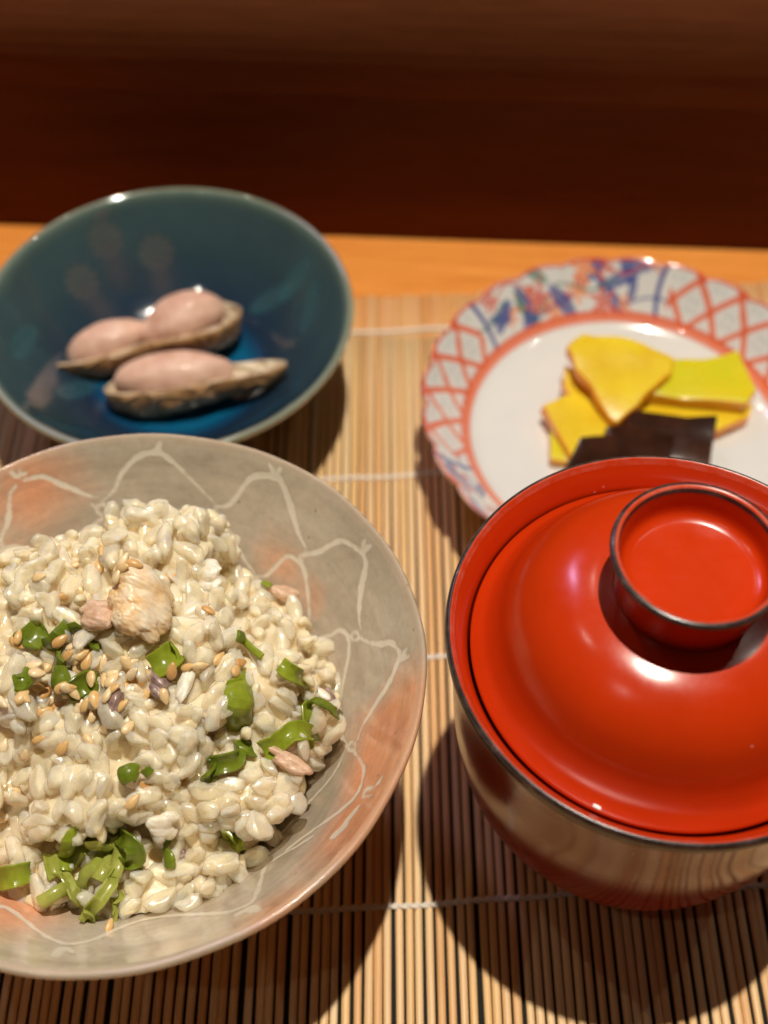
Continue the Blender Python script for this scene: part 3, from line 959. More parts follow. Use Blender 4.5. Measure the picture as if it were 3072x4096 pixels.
grains = []      # (pos, 3x3 rotation, scale, variant)
def scatter(level, spacing, tries, tilt):
    lo = np.array([-4.8, -4.8, 2.2]); hi = np.array([4.8, 4.8, 8.6])
    P = nrng.uniform(lo, hi, (tries, 3))
    P = P[np.abs(sdf(P)) < 1.0]
    for _ in range(3):
        d, g = sdf_grad(P)
        P = P - g * (d - level)[:, None] * 0.9
    d, g = sdf_grad(P)
    rr = np.hypot(P[:, 0], P[:, 1])
    wallz = rice_wall_z(rr)
    ok = (np.abs(d - level) < 0.08) & (P[:, 2] > wallz + 0.06) & (P[:, 2] > 2.0)
    P = P[ok]; g = g[ok]
    grid = {}
    for p, n in zip(P, g):
        key = tuple((p / spacing).astype(int))
        bad = False
        for dx in (-1, 0, 1):
            for dy in (-1, 0, 1):
                for dz in (-1, 0, 1):
                    for q in grid.get((key[0] + dx, key[1] + dy, key[2] + dz), ()):
                        if (p[0] - q[0]) ** 2 + (p[1] - q[1]) ** 2 + (p[2] - q[2]) ** 2 < spacing ** 2: bad = True; break
                    if bad: break
                if bad: break
            if bad: break
        if bad: continue
        grid.setdefault(key, []).append(p)
        nv = Vector(n)
        t = Vector((rng.gauss(0, 1), rng.gauss(0, 1), rng.gauss(0, 1)))
        t = (t - nv * t.dot(nv)).normalized()
        t = (t + nv * rng.gauss(0, tilt)).normalized()
        w = nv.cross(t).normalized()
        z = t.cross(w)
        M3 = Matrix((t, w, z)).transposed() @ Matrix.Rotation(rng.uniform(-0.8, 0.8), 3, 'X')
        grains.append((Vector(p), M3, rng.uniform(0.80, 1.16), rng.randrange(NG)))
scatter(0.05, 0.43, 9000, 0.6)
scatter(-0.10, 0.38, 8000, 0.5)

# solid heart of the heap under the loose grains
bm = bmesh.new(); bmesh.ops.create_icosphere(bm, subdivisions=6, radius=1)
D = np.array([v.co[:] for v in bm.verts]); coreF = [[v.index for v in f.verts] for f in bm.faces]; bm.free()
cc = np.array([-0.1, 0.2, 4.7])
lo_ = np.zeros(len(D)); hi_ = np.full(len(D), 6.0)
for _ in range(14):
    mid = (lo_ + hi_) / 2
    ins = sdf(cc + D * mid[:, None]) < -0.13
    lo_ = np.where(ins, mid, lo_); hi_ = np.where(ins, hi_, mid)
coreV = cc + D * (lo_ + 0.10 * vnoise(cc + D * lo_[:, None], 3.2, 5.0))[:, None]
rr = np.hypot(coreV[:, 0], coreV[:, 1])
coreV[:, 2] = np.maximum(coreV[:, 2], rice_wall_z(rr) + 0.02)

# which grains show most from the front: sight lines against the heap
bV = []; bF = []; owner = []
for gi, (p, m3, s, k) in enumerate(grains):
    v, f = G1[k]
    m = np.array(m3)
    base = len(bV)
    bV.extend(((v * s) @ m.T + np.array(p + RC)).tolist())
    bF.extend([[a + base for a in q] for q in f]); owner += [gi] * len(f)
base = len(bV)
bV.extend((coreV + np.array(RC)).tolist()); bF.extend([[a + base for a in q] for q in coreF]); owner += [-1] * len(coreF)
BV = BVHTree.FromPolygons(bV, bF)
hits = {}
for yy in range(1900, 3720, 13):
    for xx in range(0, 1420, 13):
        h = BV.ray_cast(EYE, pray(xx, yy))
        if h[0] is not None and owner[h[2]] >= 0: hits[owner[h[2]]] = hits.get(owner[h[2]], 0) + 1
best = sorted(hits, key=lambda g: -hits[g])
front = set(best[:300])

def rice_mat(name, clear):
    m, nt, ns, ls, bs = new_mat(name)
    n = noise_node(ns, ls, 120, 4, 0.6)
    if clear: stops = [(0.3, (0.92, 0.79, 0.54)), (0.5, (0.95, 0.86, 0.67)), (0.7, (0.97, 0.91, 0.78))]
    else: stops = [(0.3, (0.78, 0.63, 0.38)), (0.5, (0.84, 0.72, 0.48)), (0.7, (0.89, 0.80, 0.60))]  # inner rice: shade of the gaps between grains put into the colour
    c1 = ramp(ns, ls, n.outputs[0], stops)
    ls.new(c1.outputs[0], bs.inputs['Base Color'])
    bs.inputs['Roughness'].default_value = 0.4
    bs.inputs['Specular IOR Level'].default_value = 0.0
    bs.inputs['Subsurface Weight'].default_value = 0.85
    bs.inputs['Subsurface Radius'].default_value = (1.0, 0.85, 0.55)
    bs.inputs['Subsurface Scale'].default_value = 0.0022
    body = bs.outputs[0]
    if clear:                                            # gelled starch lets light through, unevenly
        tr = ns.new('ShaderNodeBsdfTransparent'); tr.inputs['Color'].default_value = (1.0, 0.96, 0.88, 1)
        n3 = noise_node(ns, ls, 45, 2, 0.5, coord='Generated')
        cr = ramp(ns, ls, n3.outputs[0], [(0.3, (clear - 0.14,) * 3), (0.7, (clear + 0.12,) * 3)])
        mx = ns.new('ShaderNodeMixShader')
        ge = ns.new('ShaderNodeNewGeometry')
        ls.new(math_n(ns, ls, 'MAXIMUM', cr.outputs[0], math_n(ns, ls, 'MULTIPLY', ge.outputs['Backfacing'], 0.9)), mx.inputs[0])
        ls.new(body, mx.inputs[1]); ls.new(tr.outputs[0], mx.inputs[2])
        body = mx.outputs[0]
    n2 = noise_node(ns, ls, 1900, 3, 0.65)
    n4 = noise_node(ns, ls, 420, 2, 0.5)
    hs = math_n(ns, ls, 'ADD', math_n(ns, ls, 'MULTIPLY', n2.outputs[0], 0.35), n4.outputs[0])
    bn = ns.new('ShaderNodeBump'); bn.inputs['Strength'].default_value = 0.9; bn.inputs['Distance'].default_value = 0.00022
    ls.new(hs, bn.inputs['Height'])
    fr = ns.new('ShaderNodeFresnel'); fr.inputs['IOR'].default_value = 1.75; ls.new(bn.outputs[0], fr.inputs['Normal'])
    gl = ns.new('ShaderNodeBsdfGlossy'); gl.inputs['Roughness'].default_value = 0.09; ls.new(bn.outputs[0], gl.inputs['Normal'])
    g2 = ns.new('ShaderNodeNewGeometry')
    m2 = ns.new('ShaderNodeMixShader'); ls.new(math_n(ns, ls, 'MULTIPLY', fr.outputs[0], math_n(ns, ls, 'SUBTRACT', 1.0, g2.outputs['Backfacing'])), m2.inputs[0])
    ls.new(body, m2.inputs[1]); ls.new(gl.outputs[0], m2.inputs[2])
    ls.new(m2.outputs[0], ns['Material Output'].inputs['Surface'])
    return m
M['rice'] = rice_mat('cooked_rice', 0.45)
M['rice_deep_shaded'] = rice_mat('cooked_rice_inside_shaded', 0.0)  # opaque inner rice, its tone darkened to paint the shade in gaps
rice = empty('cooked_rice', RC + Vector((0, 0, 1.6)))
tag(rice, 'heaped mound of glossy cooked rice grains filling the net-painted bowl', 'rice')
r_off = RC + Vector((0, 0, 1.6))
gm = []
for k in range(NG):
    me = mesh_np('rice_grain', *G3[k]); me.materials.append(M['rice'])
    me.polygons.foreach_set('use_smooth', [True] * len(me.polygons))
    gm.append(me)
for gi in best[:300]:
    p, m3, s, k = grains[gi]
    o = bpy.data.objects.new('rice_grain', gm[k]); COL.objects.link(o); o.parent = rice
    o.matrix_local = Matrix.Translation((p - Vector((0, 0, 1.6))) * CM) @ m3.to_4x4() @ Matrix.Scale(s, 4)
sV = [coreV - np.array((0, 0, 1.6))]; sF = [np.array(coreF)]; base = len(coreV)
for gi, (p, m3, s, k) in enumerate(grains):
    if gi in front: continue
    v, f = G2[k]
    sV.append((v * s) @ np.array(m3).T + np.array(p - Vector((0, 0, 1.6))))
    sF.append(np.array(f) + base); base += len(v)
o = link('rice_grains', mesh_np('rice_grains', np.vstack(sV), np.vstack(sF)), None, None)
md = o.modifiers.new('fuse', 'REMESH'); md.mode = 'VOXEL'; md.voxel_size = 0.00032; md.use_smooth_shade = True
md = o.modifiers.new('soft', 'SMOOTH'); md.factor = 0.5; md.iterations = 3
bpy.context.view_layer.update()
fused = bpy.data.meshes.new_from_object(o.evaluated_get(bpy.context.evaluated_depsgraph_get()))
bpy.data.objects.remove(o)
o = link('rice_grains', fused, M['rice_deep_shaded'], rice)
tag(o, kind='stuff')

def surf(px, py):
    h = BV.ray_cast(EYE, pray(px, py))
    if h[0] is None: return None, None
    _, g = sdf_grad(np.array([tuple(h[0] - RC)]))
    return h[0], Vector(g[0]).normalized()

# ------------------------------------------------------------------ toppings: sliced green pods
def food(name, c_lo, c_hi, rough=0.25, sss=0.4, coat=0.5, scale=250, bmp=0.3, radius=(0.2, 0.25, 0.06), bd=0.0006):
    m, nt, ns, ls, bs = new_mat(name)
    n = noise_node(ns, ls, scale, 5, 0.6)
    r = ramp(ns, ls, n.outputs[0], [(0.32, c_lo), (0.68, c_hi)])
    ls.new(r.outputs[0], bs.inputs['Base Color'])
    bs.inputs['Roughness'].default_value = rough
    if sss > 0: translucent(m, r.outputs[0], sss * 0.75)
    elif sss < 0:
        bs.inputs['Subsurface Weight'].default_value = -sss
        bs.inputs['Subsurface Radius'].default_value = (1.0, 0.75, 0.5)
        bs.inputs['Subsurface Scale'].default_value = 0.0016
    bs.inputs['Coat Weight'].default_value = coat
    bs.inputs['Coat Roughness'].default_value = 0.07
    bump(ns, ls, n.outputs[0], bs, bmp, bd)
    return m
M['green'] = food('green_pod', (0.30, 0.38, 0.018), (0.50, 0.57, 0.06), sss=0.6)
M['green_dark'] = food('dark_green_pod', (0.15, 0.22, 0.014), (0.32, 0.39, 0.035), sss=0.55)
M['green_pale'] = food('pale_green_pod', (0.44, 0.49, 0.07), (0.62, 0.64, 0.16), sss=0.6)

def ribbon(name, px_pts, width, m, lift=0.06, curl=0.5, thick=0.075, twist=0.0, ends=(0.75, 0.7), tilt=0.0, pts3=None):
    P = []; Nn = []
    for (x, y) in catmull(px_pts, 6) if len(px_pts) > 2 else resample(px_pts, 14):
        p, nn = surf(x, y)
        if p is None: continue
        P.append(p); Nn.append(nn)
    if len(P) < 3: return None
    P = np.array([tuple(p) for p in P]); Nn = np.array([tuple(v) for v in Nn])
    for _ in range(3):                                   # lie over the grains, not in every dip
        P[1:-1] = P[1:-1] * 0.4 + 0.3 * (P[:-2] + P[2:])
        Nn[1:-1] = Nn[1:-1] * 0.4 + 0.3 * (Nn[:-2] + Nn[2:])
    n = max(6, len(P))
    u0 = np.linspace(0, 1, len(P)); u = np.linspace(0, 1, n)
    P = np.c_[[np.interp(u, u0, P[:, k]) for k in range(3)]].T
    Nn = np.c_[[np.interp(u, u0, Nn[:, k]) for k in range(3)]].T
    V = []; F = []
    mm = 9
    sd = rng.uniform(0, 90)
    for i in range(n):
        tdir = Vector(P[min(n - 1, i + 1)] - P[max(0, i - 1)]).normalized()
        nn = Vector(Nn[i]); nn = (nn - tdir * nn.dot(tdir)).normalized()
        sd_ = tdir.cross(nn)
        a = tilt + twist * (u[i] - 0.5)
        n2 = nn * math.cos(a) + sd_ * math.sin(a); s2 = sd_ * math.cos(a) - nn * math.sin(a)
        e = min(1.0, ends[0] + u[i] * 5, ends[1] + (1 - u[i]) * 5)
        w = width / 2 * e * (1 + 0.12 * noise.noise(Vector((sd, u[i] * 3, 0))))
        c = Vector(P[i]) + nn * lift
        top = []; bot = []
        for j in range(mm):
            q = (j / (mm - 1) * 2 - 1)
            ang = q * curl * 1.4
            rad = w / (curl * 1.4)
            off = s2 * (math.sin(ang) * rad) + n2 * ((math.cos(ang) - 1) * rad)
            edge = thick * (0.55 + 0.45 * math.sqrt(max(0, 1 - q * q)))
            outw = s2 * math.sin(ang) + n2 * math.cos(ang)
            top.append(c + off + outw * edge * 0.5); bot.append(c + off - outw * edge * 0.5)
        V += [tuple(v) for v in top] + [tuple(v) for v in bot[::-1]]
    k = 2 * mm
    for i in range(n - 1):
        for j in range(k):
            a = i * k + j; b = i * k + (j + 1) % k
            F.append((a, b, b + k, a + k))
    F.append(tuple(range(k))[::-1]); F.append(tuple(range((n - 1) * k, n * k)))
    org = P.mean(0)
    o = link(name, mesh_np(name, np.array(V) - org, F), m)
    o.location = Vector(org) * CM
    md = o.modifiers.new('bevel', 'BEVEL'); md.width = 0.0003; md.segments = 3; md.limit_method = 'ANGLE'
    return o

A3 = lambda pts: crop(pts, 0, 1900, 0.844)
gr = 'green pod slices on the rice'
pods = [
    (A3([(105, 830), (165, 775), (235, 730)]), .50, 'green_dark', .55, 0, 'broad dark green pod slice leftmost beside the heap of sesame seeds'),
    (A3([(250, 800), (300, 740), (375, 690)]), .36, 'green_dark', .6, 0.3, 'dark green pod slice with a sesame seed, just under the big fish chunk'),
    (A3([(315, 850), (290, 930), (300, 1010)]), .36, 'green_dark', .7, 0, 'upright dark green pod slice standing among the sesame seeds'),
    (A3([(330, 1030), (400, 985), (470, 1060)]), .40, 'green_dark', .6, 0.3, 'bent green pod slice carrying a pale sesame husk'),
    (A3([(80, 940), (105, 985), (120, 1050)]), .30, 'green_dark', .6, 0, 'short dark green pod slice at the left edge behind a sesame seed'),
    (A3([(745, 915), (815, 870), (880, 850)]), .48, 'green', .5, 0, 'pointed green pod slice in the middle of the rice'),
    (A3([(425, 850), (455, 815)]), .22, 'green_dark', .5, 0, 'small dark green bit between sesame seeds and fish chunk'),
    (A3([(1230, 535), (1280, 555)]), .16, 'green', .4, 0, 'tiny green bit near the upper right of the rice'),
    (A3([(1475, 685), (1510, 680)]), .14, 'green', .5, 0, 'tiny round green bit at the right edge of the rice'),
    (A3([(1100, 760), (1130, 775)]), .22, 'green_dark', .5, 0, 'small square green bit above a thin green strip'),
    (A3([(1130, 785), (1180, 830), (1240, 890)]), .13, 'green', .5, 0.9, 'thin green strip slanting down beside a grain cluster'),
    (A3([(1110, 950), (1130, 1050), (1100, 1170)]), .62, 'green', .75, 0.25, 'big cupped yellow-green pod ring standing upright in the rice'),
    (A3([(1320, 920), (1400, 980), (1435, 1090), (1420, 1180)]), .32, 'green', .6, 0.2, 'long green strip curving behind a plump rice grain'),
    (A3([(1480, 1090), (1525, 1115), (1580, 1145)]), .20, 'green_dark', .6, 0, 'narrow green strip at the right edge beside silvery skin'),
    (C4([(1265, 240), (1350, 190), (1450, 165)]), .44, 'green', .7, 0, 'bright lit green pod slice at the right of the rice'),
    (C4([(935, 345), (1020, 310), (1100, 280), (1180, 240)]), .36, 'green_dark', .6, 0.2, 'long dark green pod slice on the shelf of the rice'),
    (C4([(590, 360), (625, 345), (650, 350)]), .30, 'green_dark', .5, 0, 'small dark green piece in a hollow left of a rice cluster'),
    (C4([(690, 310), (720, 340)]), .20, 'green_dark', .5, 0, 'tiny green piece next to the hollow in the rice'),
    (C4([(810, 630), (815, 700), (815, 780)]), .20, 'green_dark', .5, 0, 'upright narrow green strip on the lower rice step'),
    (C4([(1105, 600), (1118, 650), (1110, 700)]), .28, 'green', .5, 0, 'green slice low on the right between two rice grains'),
    (C4([(330, 600), (310, 700), (300, 820)]), .26, 'green', .6, 0, 'vertical green strip left of the curled strips'),
    (C4([(440, 660), (520, 650), (580, 720), (560, 840)]), .32, 'green_pale', .8, 0.2, 'arched pale green strip at the top of the curled bunch'),
    (C4([(200, 945), (280, 890), (380, 860), (470, 800), (500, 740)]), .27, 'green_pale', .8, 0, 'long pale green strip sweeping left at the bottom of the rice'),
    (C4([(400, 960), (450, 970), (520, 900), (570, 800)]), .27, 'green_pale', .8, 0, 'pale green strip folded in a loop at the bottom of the rice'),
    (C4([(500, 1000), (545, 970), (575, 915)]), .28, 'green_pale', .6, 0, 'lowest pale green piece touching the bowl wall'),
    (C4([(350, 780), (400, 720), (470, 690), (520, 760), (480, 860)]), .30, 'green_pale', .8, 0.1, 'inner pale green loop of the curled bunch beside a white grain'),
    (C4([(240, 780), (250, 850), (320, 930), (400, 900)]), .26, 'green_pale', .7, 0.1, 'pale green strip tucked under the left of the curled bunch'),
    (C4([(600, 640), (650, 690), (620, 780)]), .34, 'green_dark', .6, 0, 'dark green strip in the hollow right of the curled bunch'),
    (C4([(640, 800), (690, 790)]), .26, 'green', .6, 0, 'small vivid green bit below the dark hollow'),
    (C4([(-60, 860), (20, 840), (120, 800)]), .40, 'green', .5, 0, 'wide green slice cut by the left edge of the photo'),
]
for pts, w, mk, curl, tilt, lab in pods:
    o = ribbon('pod_slice', pts, w * 1.3, M[mk], curl=(curl * 0.95 if rng.random() < 0.5 else -curl * 1.1), tilt=tilt, lift=(0.26 if mk == 'green_pale' else 0.16), ends=(0.92, 0.95))
    if o: tag(o, lab, 'green pod', gr)

# ------------------------------------------------------------------ toppings: flaked fish
M['fish'] = food('fish_flesh', (0.80, 0.50, 0.20), (0.92, 0.83, 0.66), 0.4, -0.7, 0.3, 140, 0.35, (0.3, 0.2, 0.12), 0.0012)
M['fish_white'] = food('fish_white', (0.84, 0.77, 0.60), (0.90, 0.85, 0.73), 0.35, -0.7, 0.3, 200, 0.5, (0.3, 0.25, 0.2), 0.001)
M['fish_pink'] = food('fish_pink', (0.58, 0.34, 0.20), (0.82, 0.62, 0.46), 0.35, -0.6, 0.4, 260, 0.6, (0.3, 0.15, 0.1), 0.001)
M['fish_skin'] = food('fish_skin', (0.16, 0.09, 0.08), (0.48, 0.33, 0.27), 0.25, 0.1, 0.5, 350, 0.6, (0.2, 0.1, 0.1), 0.001)
M['crust'] = food('toasted_crust', (0.62, 0.32, 0.08), (0.80, 0.52, 0.20), 0.5, 0.3, 0.2, 500, 0.7, (0.2, 0.1, 0.05), 0.0008)
def chunk(px, py, size, ang, mk, label, seed, lift=0.12, flake=0.25):
    p, nn = surf(px, py)
    if p is None: return None
    bm = bmesh.new(); bmesh.ops.create_icosphere(bm, subdivisions=3, radius=1)
    D = np.array([v.co[:] for v in bm.verts]); f0 = np.array([[v.index for v in f.verts] for f in bm.faces]); bm.free()
    rr = random.Random(seed)
    VV = []; FF = []
    nl = 8 if max(size) > .45 else 4
    for k in range(nl):                                  # overlapping leaves of flesh, pulled apart a little
        u = k / (nl - 1) * 2 - 1
        e = Matrix.Rotation(rr.gauss(0.35, 0.25), 3, 'X') @ Matrix.Rotation(rr.gauss(0, 0.2), 3, 'Y') @ Matrix.Rotation(rr.gauss(0, 0.35), 3, 'Z')
        sc = np.array([rr.uniform(.6, .95), rr.uniform(.42, .62), rr.uniform(.55, .85)]) * (1 - 0.25 * u * u)
        P = D * sc
        P[:, 2] = np.sign(P[:, 2]) * np.abs(P[:, 2]) ** 0.8
        P = P @ np.array(e).T + np.array([rr.gauss(0, .16), u * 0.62, rr.gauss(0, .12)])
        P = P * (1 + 0.10 * vnoise(P, 2.5, seed + k))[:, None]
        FF.append(f0 + len(D) * k); VV.append(P * np.array(size))
    to = bpy.data.objects.new('tmp', mesh_np('tmp', np.vstack(VV), np.vstack(FF))); COL.objects.link(to)
    md = to.modifiers.new('r', 'REMESH'); md.mode = 'VOXEL'; md.voxel_size = max(0.00018, max(size) * 0.028 * CM)
    md = to.modifiers.new('s', 'SMOOTH'); md.iterations = 6
    bpy.context.view_layer.update()
    tm = bpy.data.meshes.new_from_object(to.evaluated_get(bpy.context.evaluated_depsgraph_get()))
    Vv = np.array([v.co[:] for v in tm.vertices]) / CM
    Ff = [list(p.vertices) for p in tm.polygons]
    bpy.data.objects.remove(to)
    fib = np.array([noise.noise(Vector((v[0] * 5 + seed, v[1] * 16, v[2] * 16))) for v in Vv])
    Vv = Vv * (1 + 0.05 * fib)[:, None]
    t = pray(px + math.cos(ang) * 40, py - math.sin(ang) * 40) - pray(px, py)
    t = (t - nn * t.dot(nn)).normalized()
    m3 = np.array(Matrix((t, nn.cross(t), nn)).transposed())
    o = link('fish_flake', mesh_np('fish_flake', Vv @ m3.T, Ff), M[mk])
    o.location = (p + nn * lift) * CM
    tag(o, label, 'fish', 'flaked fish on the rice')
    return o, p + nn * lift, m3, size, nn
x3 = lambda x, y: (x * .844, 1900 + y * .844)
x4 = lambda x, y: (x * .844, 2800 + y * .844)
big = chunk(*x3(665, 625), (.86, .74, .55), R(-25), 'fish', 'largest chunk of grilled white fish with golden crust on the rice', 3, .16)
chunk(*x3(930, 490), (.62, .46, .3), R(-10), 'fish_white', 'pure white fish flake to the right of the largest fish chunk', 8, .2)
chunk(*x3(470, 680), (.5, .42, .3), R(-30), 'fish_pink', 'brownish fish piece tucked against the left of the largest chunk', 12, .1)
chunk(*x3(550, 1090), (.5, .3, .26), R(70), 'fish_skin', 'purple-brown fish skin piece beneath sesame seeds mid rice', 15, .1)
chunk(*x3(760, 1000), (.4, .25, .2), R(-45), 'fish_skin', 'small purplish fish skin shred right of the sesame cluster', 16, .05)
chunk(*x3(1330, 560), (.42, .25, .2), R(-45), 'fish_pink', 'pale pink fish flake behind the upper right grains', 17, .05)
chunk(*x3(1515, 1040), (.34, .2, .12), R(75), 'fish_white', 'white sliver of fish at the far right of the rice', 18, .05)
chunk(*x3(1560, 1070), (.36, .16, .12), R(80), 'fish_skin', 'silvery brown fish skin at the far right of the rice', 19, .05)
chunk(*x3(885, 1010), (.48, .18, .16), R(75), 'fish_white', 'narrow white fish shred beside the cupped green ring', 20, .1)
chunk(*x3(40, 1120), (.42, .36, .2), R(20), 'fish_white', 'white fish flake at the left edge of the photo', 21, .08)
chunk(*x4(1390, 315), (.62, .22, .18), R(-12), 'fish_pink', 'pinkish brown fish shred under the right overhang of the rice', 22, .05)
chunk(*x4(870, 730), (.12, .12, .1), R(0), 'fish_skin', 'tiny reddish fish crumb on the lower rice step', 23, .05)
chunk(*x4(760, 580), (.42, .34, .22), R(-20), 'fish_white', 'white fish flake hanging at the edge of the rice shelf', 24, .1)

# ------------------------------------------------------------------ toppings: sesame
M['sesame'] = None
def sesame_mat():
    m, nt, ns, ls, bs = new_mat('toasted_sesame')
    oi = ns.new('ShaderNodeObjectInfo')
    r = ramp(ns, ls, oi.outputs['Random'], [(0.0, (0.66, 0.36, 0.12)), (0.35, (0.80, 0.53, 0.22)), (0.7, (0.87, 0.66, 0.36)), (1.0, (0.90, 0.74, 0.48))])
    n = noise_node(ns, ls, 700, 3)
    r2 = ramp(ns, ls, n.outputs[0], [(0.35, (0.8, 0.72, 0.6)), (0.6, (1, 1, 1))])
    c = mix(ns, ls, r.outputs[0], r2.outputs[0], 0.6, 'MULTIPLY')
    ls.new(c, bs.inputs['Base Color'])
    bs.inputs['Roughness'].default_value = 0.32
    bs.inputs['Subsurface Weight'].default_value = 0.2
    bs.inputs['Subsurface Radius'].default_value = (0.2, 0.1, 0.05)
    bs.inputs['Subsurface Scale'].default_value = 0.004
    bs.inputs['Coat Weight'].default_value = 0.3
    bump(ns, ls, n.outputs[0], bs, 0.3, 0.0004)
    return m
M['sesame'] = sesame_mat()
seed_me = []
for k in range(6):
    bm = bmesh.new(); bmesh.ops.create_icosphere(bm, subdivisions=3, radius=1)
    for v in bm.verts:
        x_ = v.co.x
        w = (1 - 0.45 * (x_ * 0.5 + 0.5) ** 1.3)
        v.co = Vector((x_ * rng.uniform(.158, .162), v.co.y * (.098 + .004 * k) * w, v.co.z * .058 * (1 - .2 * x_) * (0.8 + 0.3 * (v.co.z > 0)))) * CM
    me = bpy.data.meshes.new('sesame_seed'); bm.to_mesh(me); bm.free()
    me.materials.append(M['sesame'])
    me.polygons.foreach_set('use_smooth', [True] * len(me.polygons))
    seed_me.append(me)
seeds = [x3(a, b) + (c,) for a, b, c in [(487, 365, -45), (362, 430, 25), (470, 435, 85), (190, 487, 0), (590, 410, 60), (590, 440, 5), (640, 425, -20), (800, 487, 20), (305, 572, 10), (390, 555, -30), (560, 485, 60), (505, 590, 70), (285, 785, 40), (350, 820, 0), (270, 690, 30), (232, 905, 60), (415, 885, 70), (475, 895, 80), (370, 900, 80), (605, 890, -50), (540, 945, 20), (635, 940, 30), (692, 945, 80), (690, 1040, 40), (105, 1055, 50), (190, 1020, -35), (580, 1100, 20), (1030, 870, 40), (950, 900, 10), (895, 915, 0), (985, 650, -60), (1135, 895, 30), (1110, 930, 35), (815, 925, 80), (285, 1100, 0), (240, 1065, 30), (410, 1090, 50), (375, 1110, 60), (440, 1135, 80), (215, 1120, 20), (630, 990, 20), (660, 1005, 0), (545, 1020, 0), (175, 945, 0), (385, 850, 30), (600, 1010, 60), (330, 855, 20)]]
seeds += [x4(a, b) + (c,) for a, b, c in [(515, 143, -10), (605, 135, 50), (190, 185, 20), (425, 195, -50), (118, 255, 85), (80, 425, 80), (695, 412, -50), (630, 480, 50), (180, 825, 60), (20, 220, 70), (300, 225, 50)]]
for _ in range(26): seeds.append(x3(rng.gauss(420, 190), rng.gauss(960, 95)) + (rng.uniform(-90, 90),))
top_objs = [o for o in COL.objects if o.name.startswith(('pod_slice', 'fish_flake'))]
bpy.context.view_layer.update()
tV = []; tF = []
for o in top_objs:
    base = len(tV)
    tV += [tuple((o.matrix_world @ v.co) / CM) for v in o.data.vertices]
    tF += [[i + base for i in p.vertices] for p in o.data.polygons]
BT = BVHTree.FromPolygons(tV, tF)
for px, py, an in seeds:
    h1 = BV.ray_cast(EYE, pray(px, py)); h2 = BT.ray_cast(EYE, pray(px, py))
    if h1[0] is None and h2[0] is None: continue
    if h2[0] is not None and (h1[0] is None or h2[3] < h1[3]): p, nn = h2[0], h2[1]
    else: p, nn = h1[0], h1[1]
    if nn.dot(pray(px, py)) > 0: nn = -nn
    _, g = sdf_grad(np.array([tuple(p - RC)]))
    nn = (nn * 0.5 + Vector(g[0]) * 0.5).normalized()
    a = R(an)
    t = pray(px + math.cos(a) * 40, py - math.sin(a) * 40) - pray(px, py)
    t = (t - nn * t.dot(nn)).normalized()
    m3 = Matrix((t, nn.cross(t), nn)).transposed()
    o = bpy.data.objects.new('sesame_seed', seed_me[rng.randrange(6)]); COL.objects.link(o)
    o.matrix_world = Matrix.Translation((p + nn * 0.05) * CM) @ m3.to_4x4() @ Matrix.Scale(rng.uniform(1.05, 1.32), 4)
    if py < 2420: lab = 'toasted sesame seed on the rice behind or on the largest fish chunk'
    elif px > 700 and py < 2720: lab = 'toasted sesame seed on the rice right of the sesame cluster'
    elif py < 2990 and px < 210: lab = 'toasted sesame seed at the left end of the dense cluster'
    elif py < 2990 and px < 440: lab = 'toasted sesame seed in the middle of the dense cluster, by dark green pods'
    elif py < 2990: lab = 'toasted sesame seed at the right end of the dense cluster, by purple fish skin'
    else: lab = 'lone toasted sesame seed lower on the front of the rice'
    tag(o, lab, 'sesame seed', 'sesame seeds on the rice')
# golden crumbs of crust on the fish
BF_ = BVHTree.FromPolygons(tV, tF)
p = hit_rev(RICE_IN, RC, *x4(520, 1080))
o = bpy.data.objects.new('sesame_seed', seed_me[0]); COL.objects.link(o)
o.location = (p + Vector((0, 0.03, 0.05))) * CM; o.rotation_euler = (R(50), 0, R(80))
tag(o, 'single sesame seed stuck low on the inner wall of the net-painted bowl', 'sesame seed', 'sesame seeds on the rice')

# ------------------------------------------------------------------ peanuts in the blue bowl
def shell_mat():
    m, nt, ns, ls, bs = new_mat('peanut_shell')
    n = noise_node(ns, ls, 110, 5, 0.6)
    v = ns.new('ShaderNodeTexVoronoi'); v.inputs['Scale'].default_value = 170; v.feature = 'DISTANCE_TO_EDGE'
    tc = ns.new('ShaderNodeTexCoord'); mp = ns.new('ShaderNodeMapping'); mp.inputs['Scale'].default_value = (0.55, 1, 1)
    ls.new(tc.outputs['Object'], mp.inputs[0]); ls.new(mp.outputs[0], v.inputs['Vector'])
    r = ramp(ns, ls, n.outputs[0], [(0.3, (0.34, 0.17, 0.06)), (0.55, (0.52, 0.29, 0.115)), (0.75, (0.68, 0.43, 0.20))])
    r2 = ramp(ns, ls, v.outputs['Distance'], [(0.0, (1, 1, 1)), (0.12, (0.62, 0.55, 0.48))])
    c = mix(ns, ls, r.outputs[0], r2.outputs[0], 0.7, 'MULTIPLY')
    a = attr(ns, 'inside')
    c = mix(ns, ls, c, (0.74, 0.62, 0.44), a.outputs['Fac'])
    ls.new(c, bs.inputs['Base Color'])
    bs.inputs['Roughness'].default_value = 0.45
    bs.inputs['Coat Weight'].default_value = 0.25
    bs.inputs['Coat Roughness'].default_value = 0.2
    rb_ = ramp(ns, ls, v.outputs['Distance'], [(0.0, (1, 1, 1)), (0.16, (0, 0, 0))])
    bump(ns, ls, rb_.outputs[0], bs, 0.7, 0.0012)
    return m
M['shell'] = shell_mat()
M['kernel'] = food('peanut_skin', (0.60, 0.33, 0.235), (0.79, 0.52, 0.395), 0.5, 0.0, 0.1, 160, 0.6, (0.3, 0.15, 0.1), 0.0008)

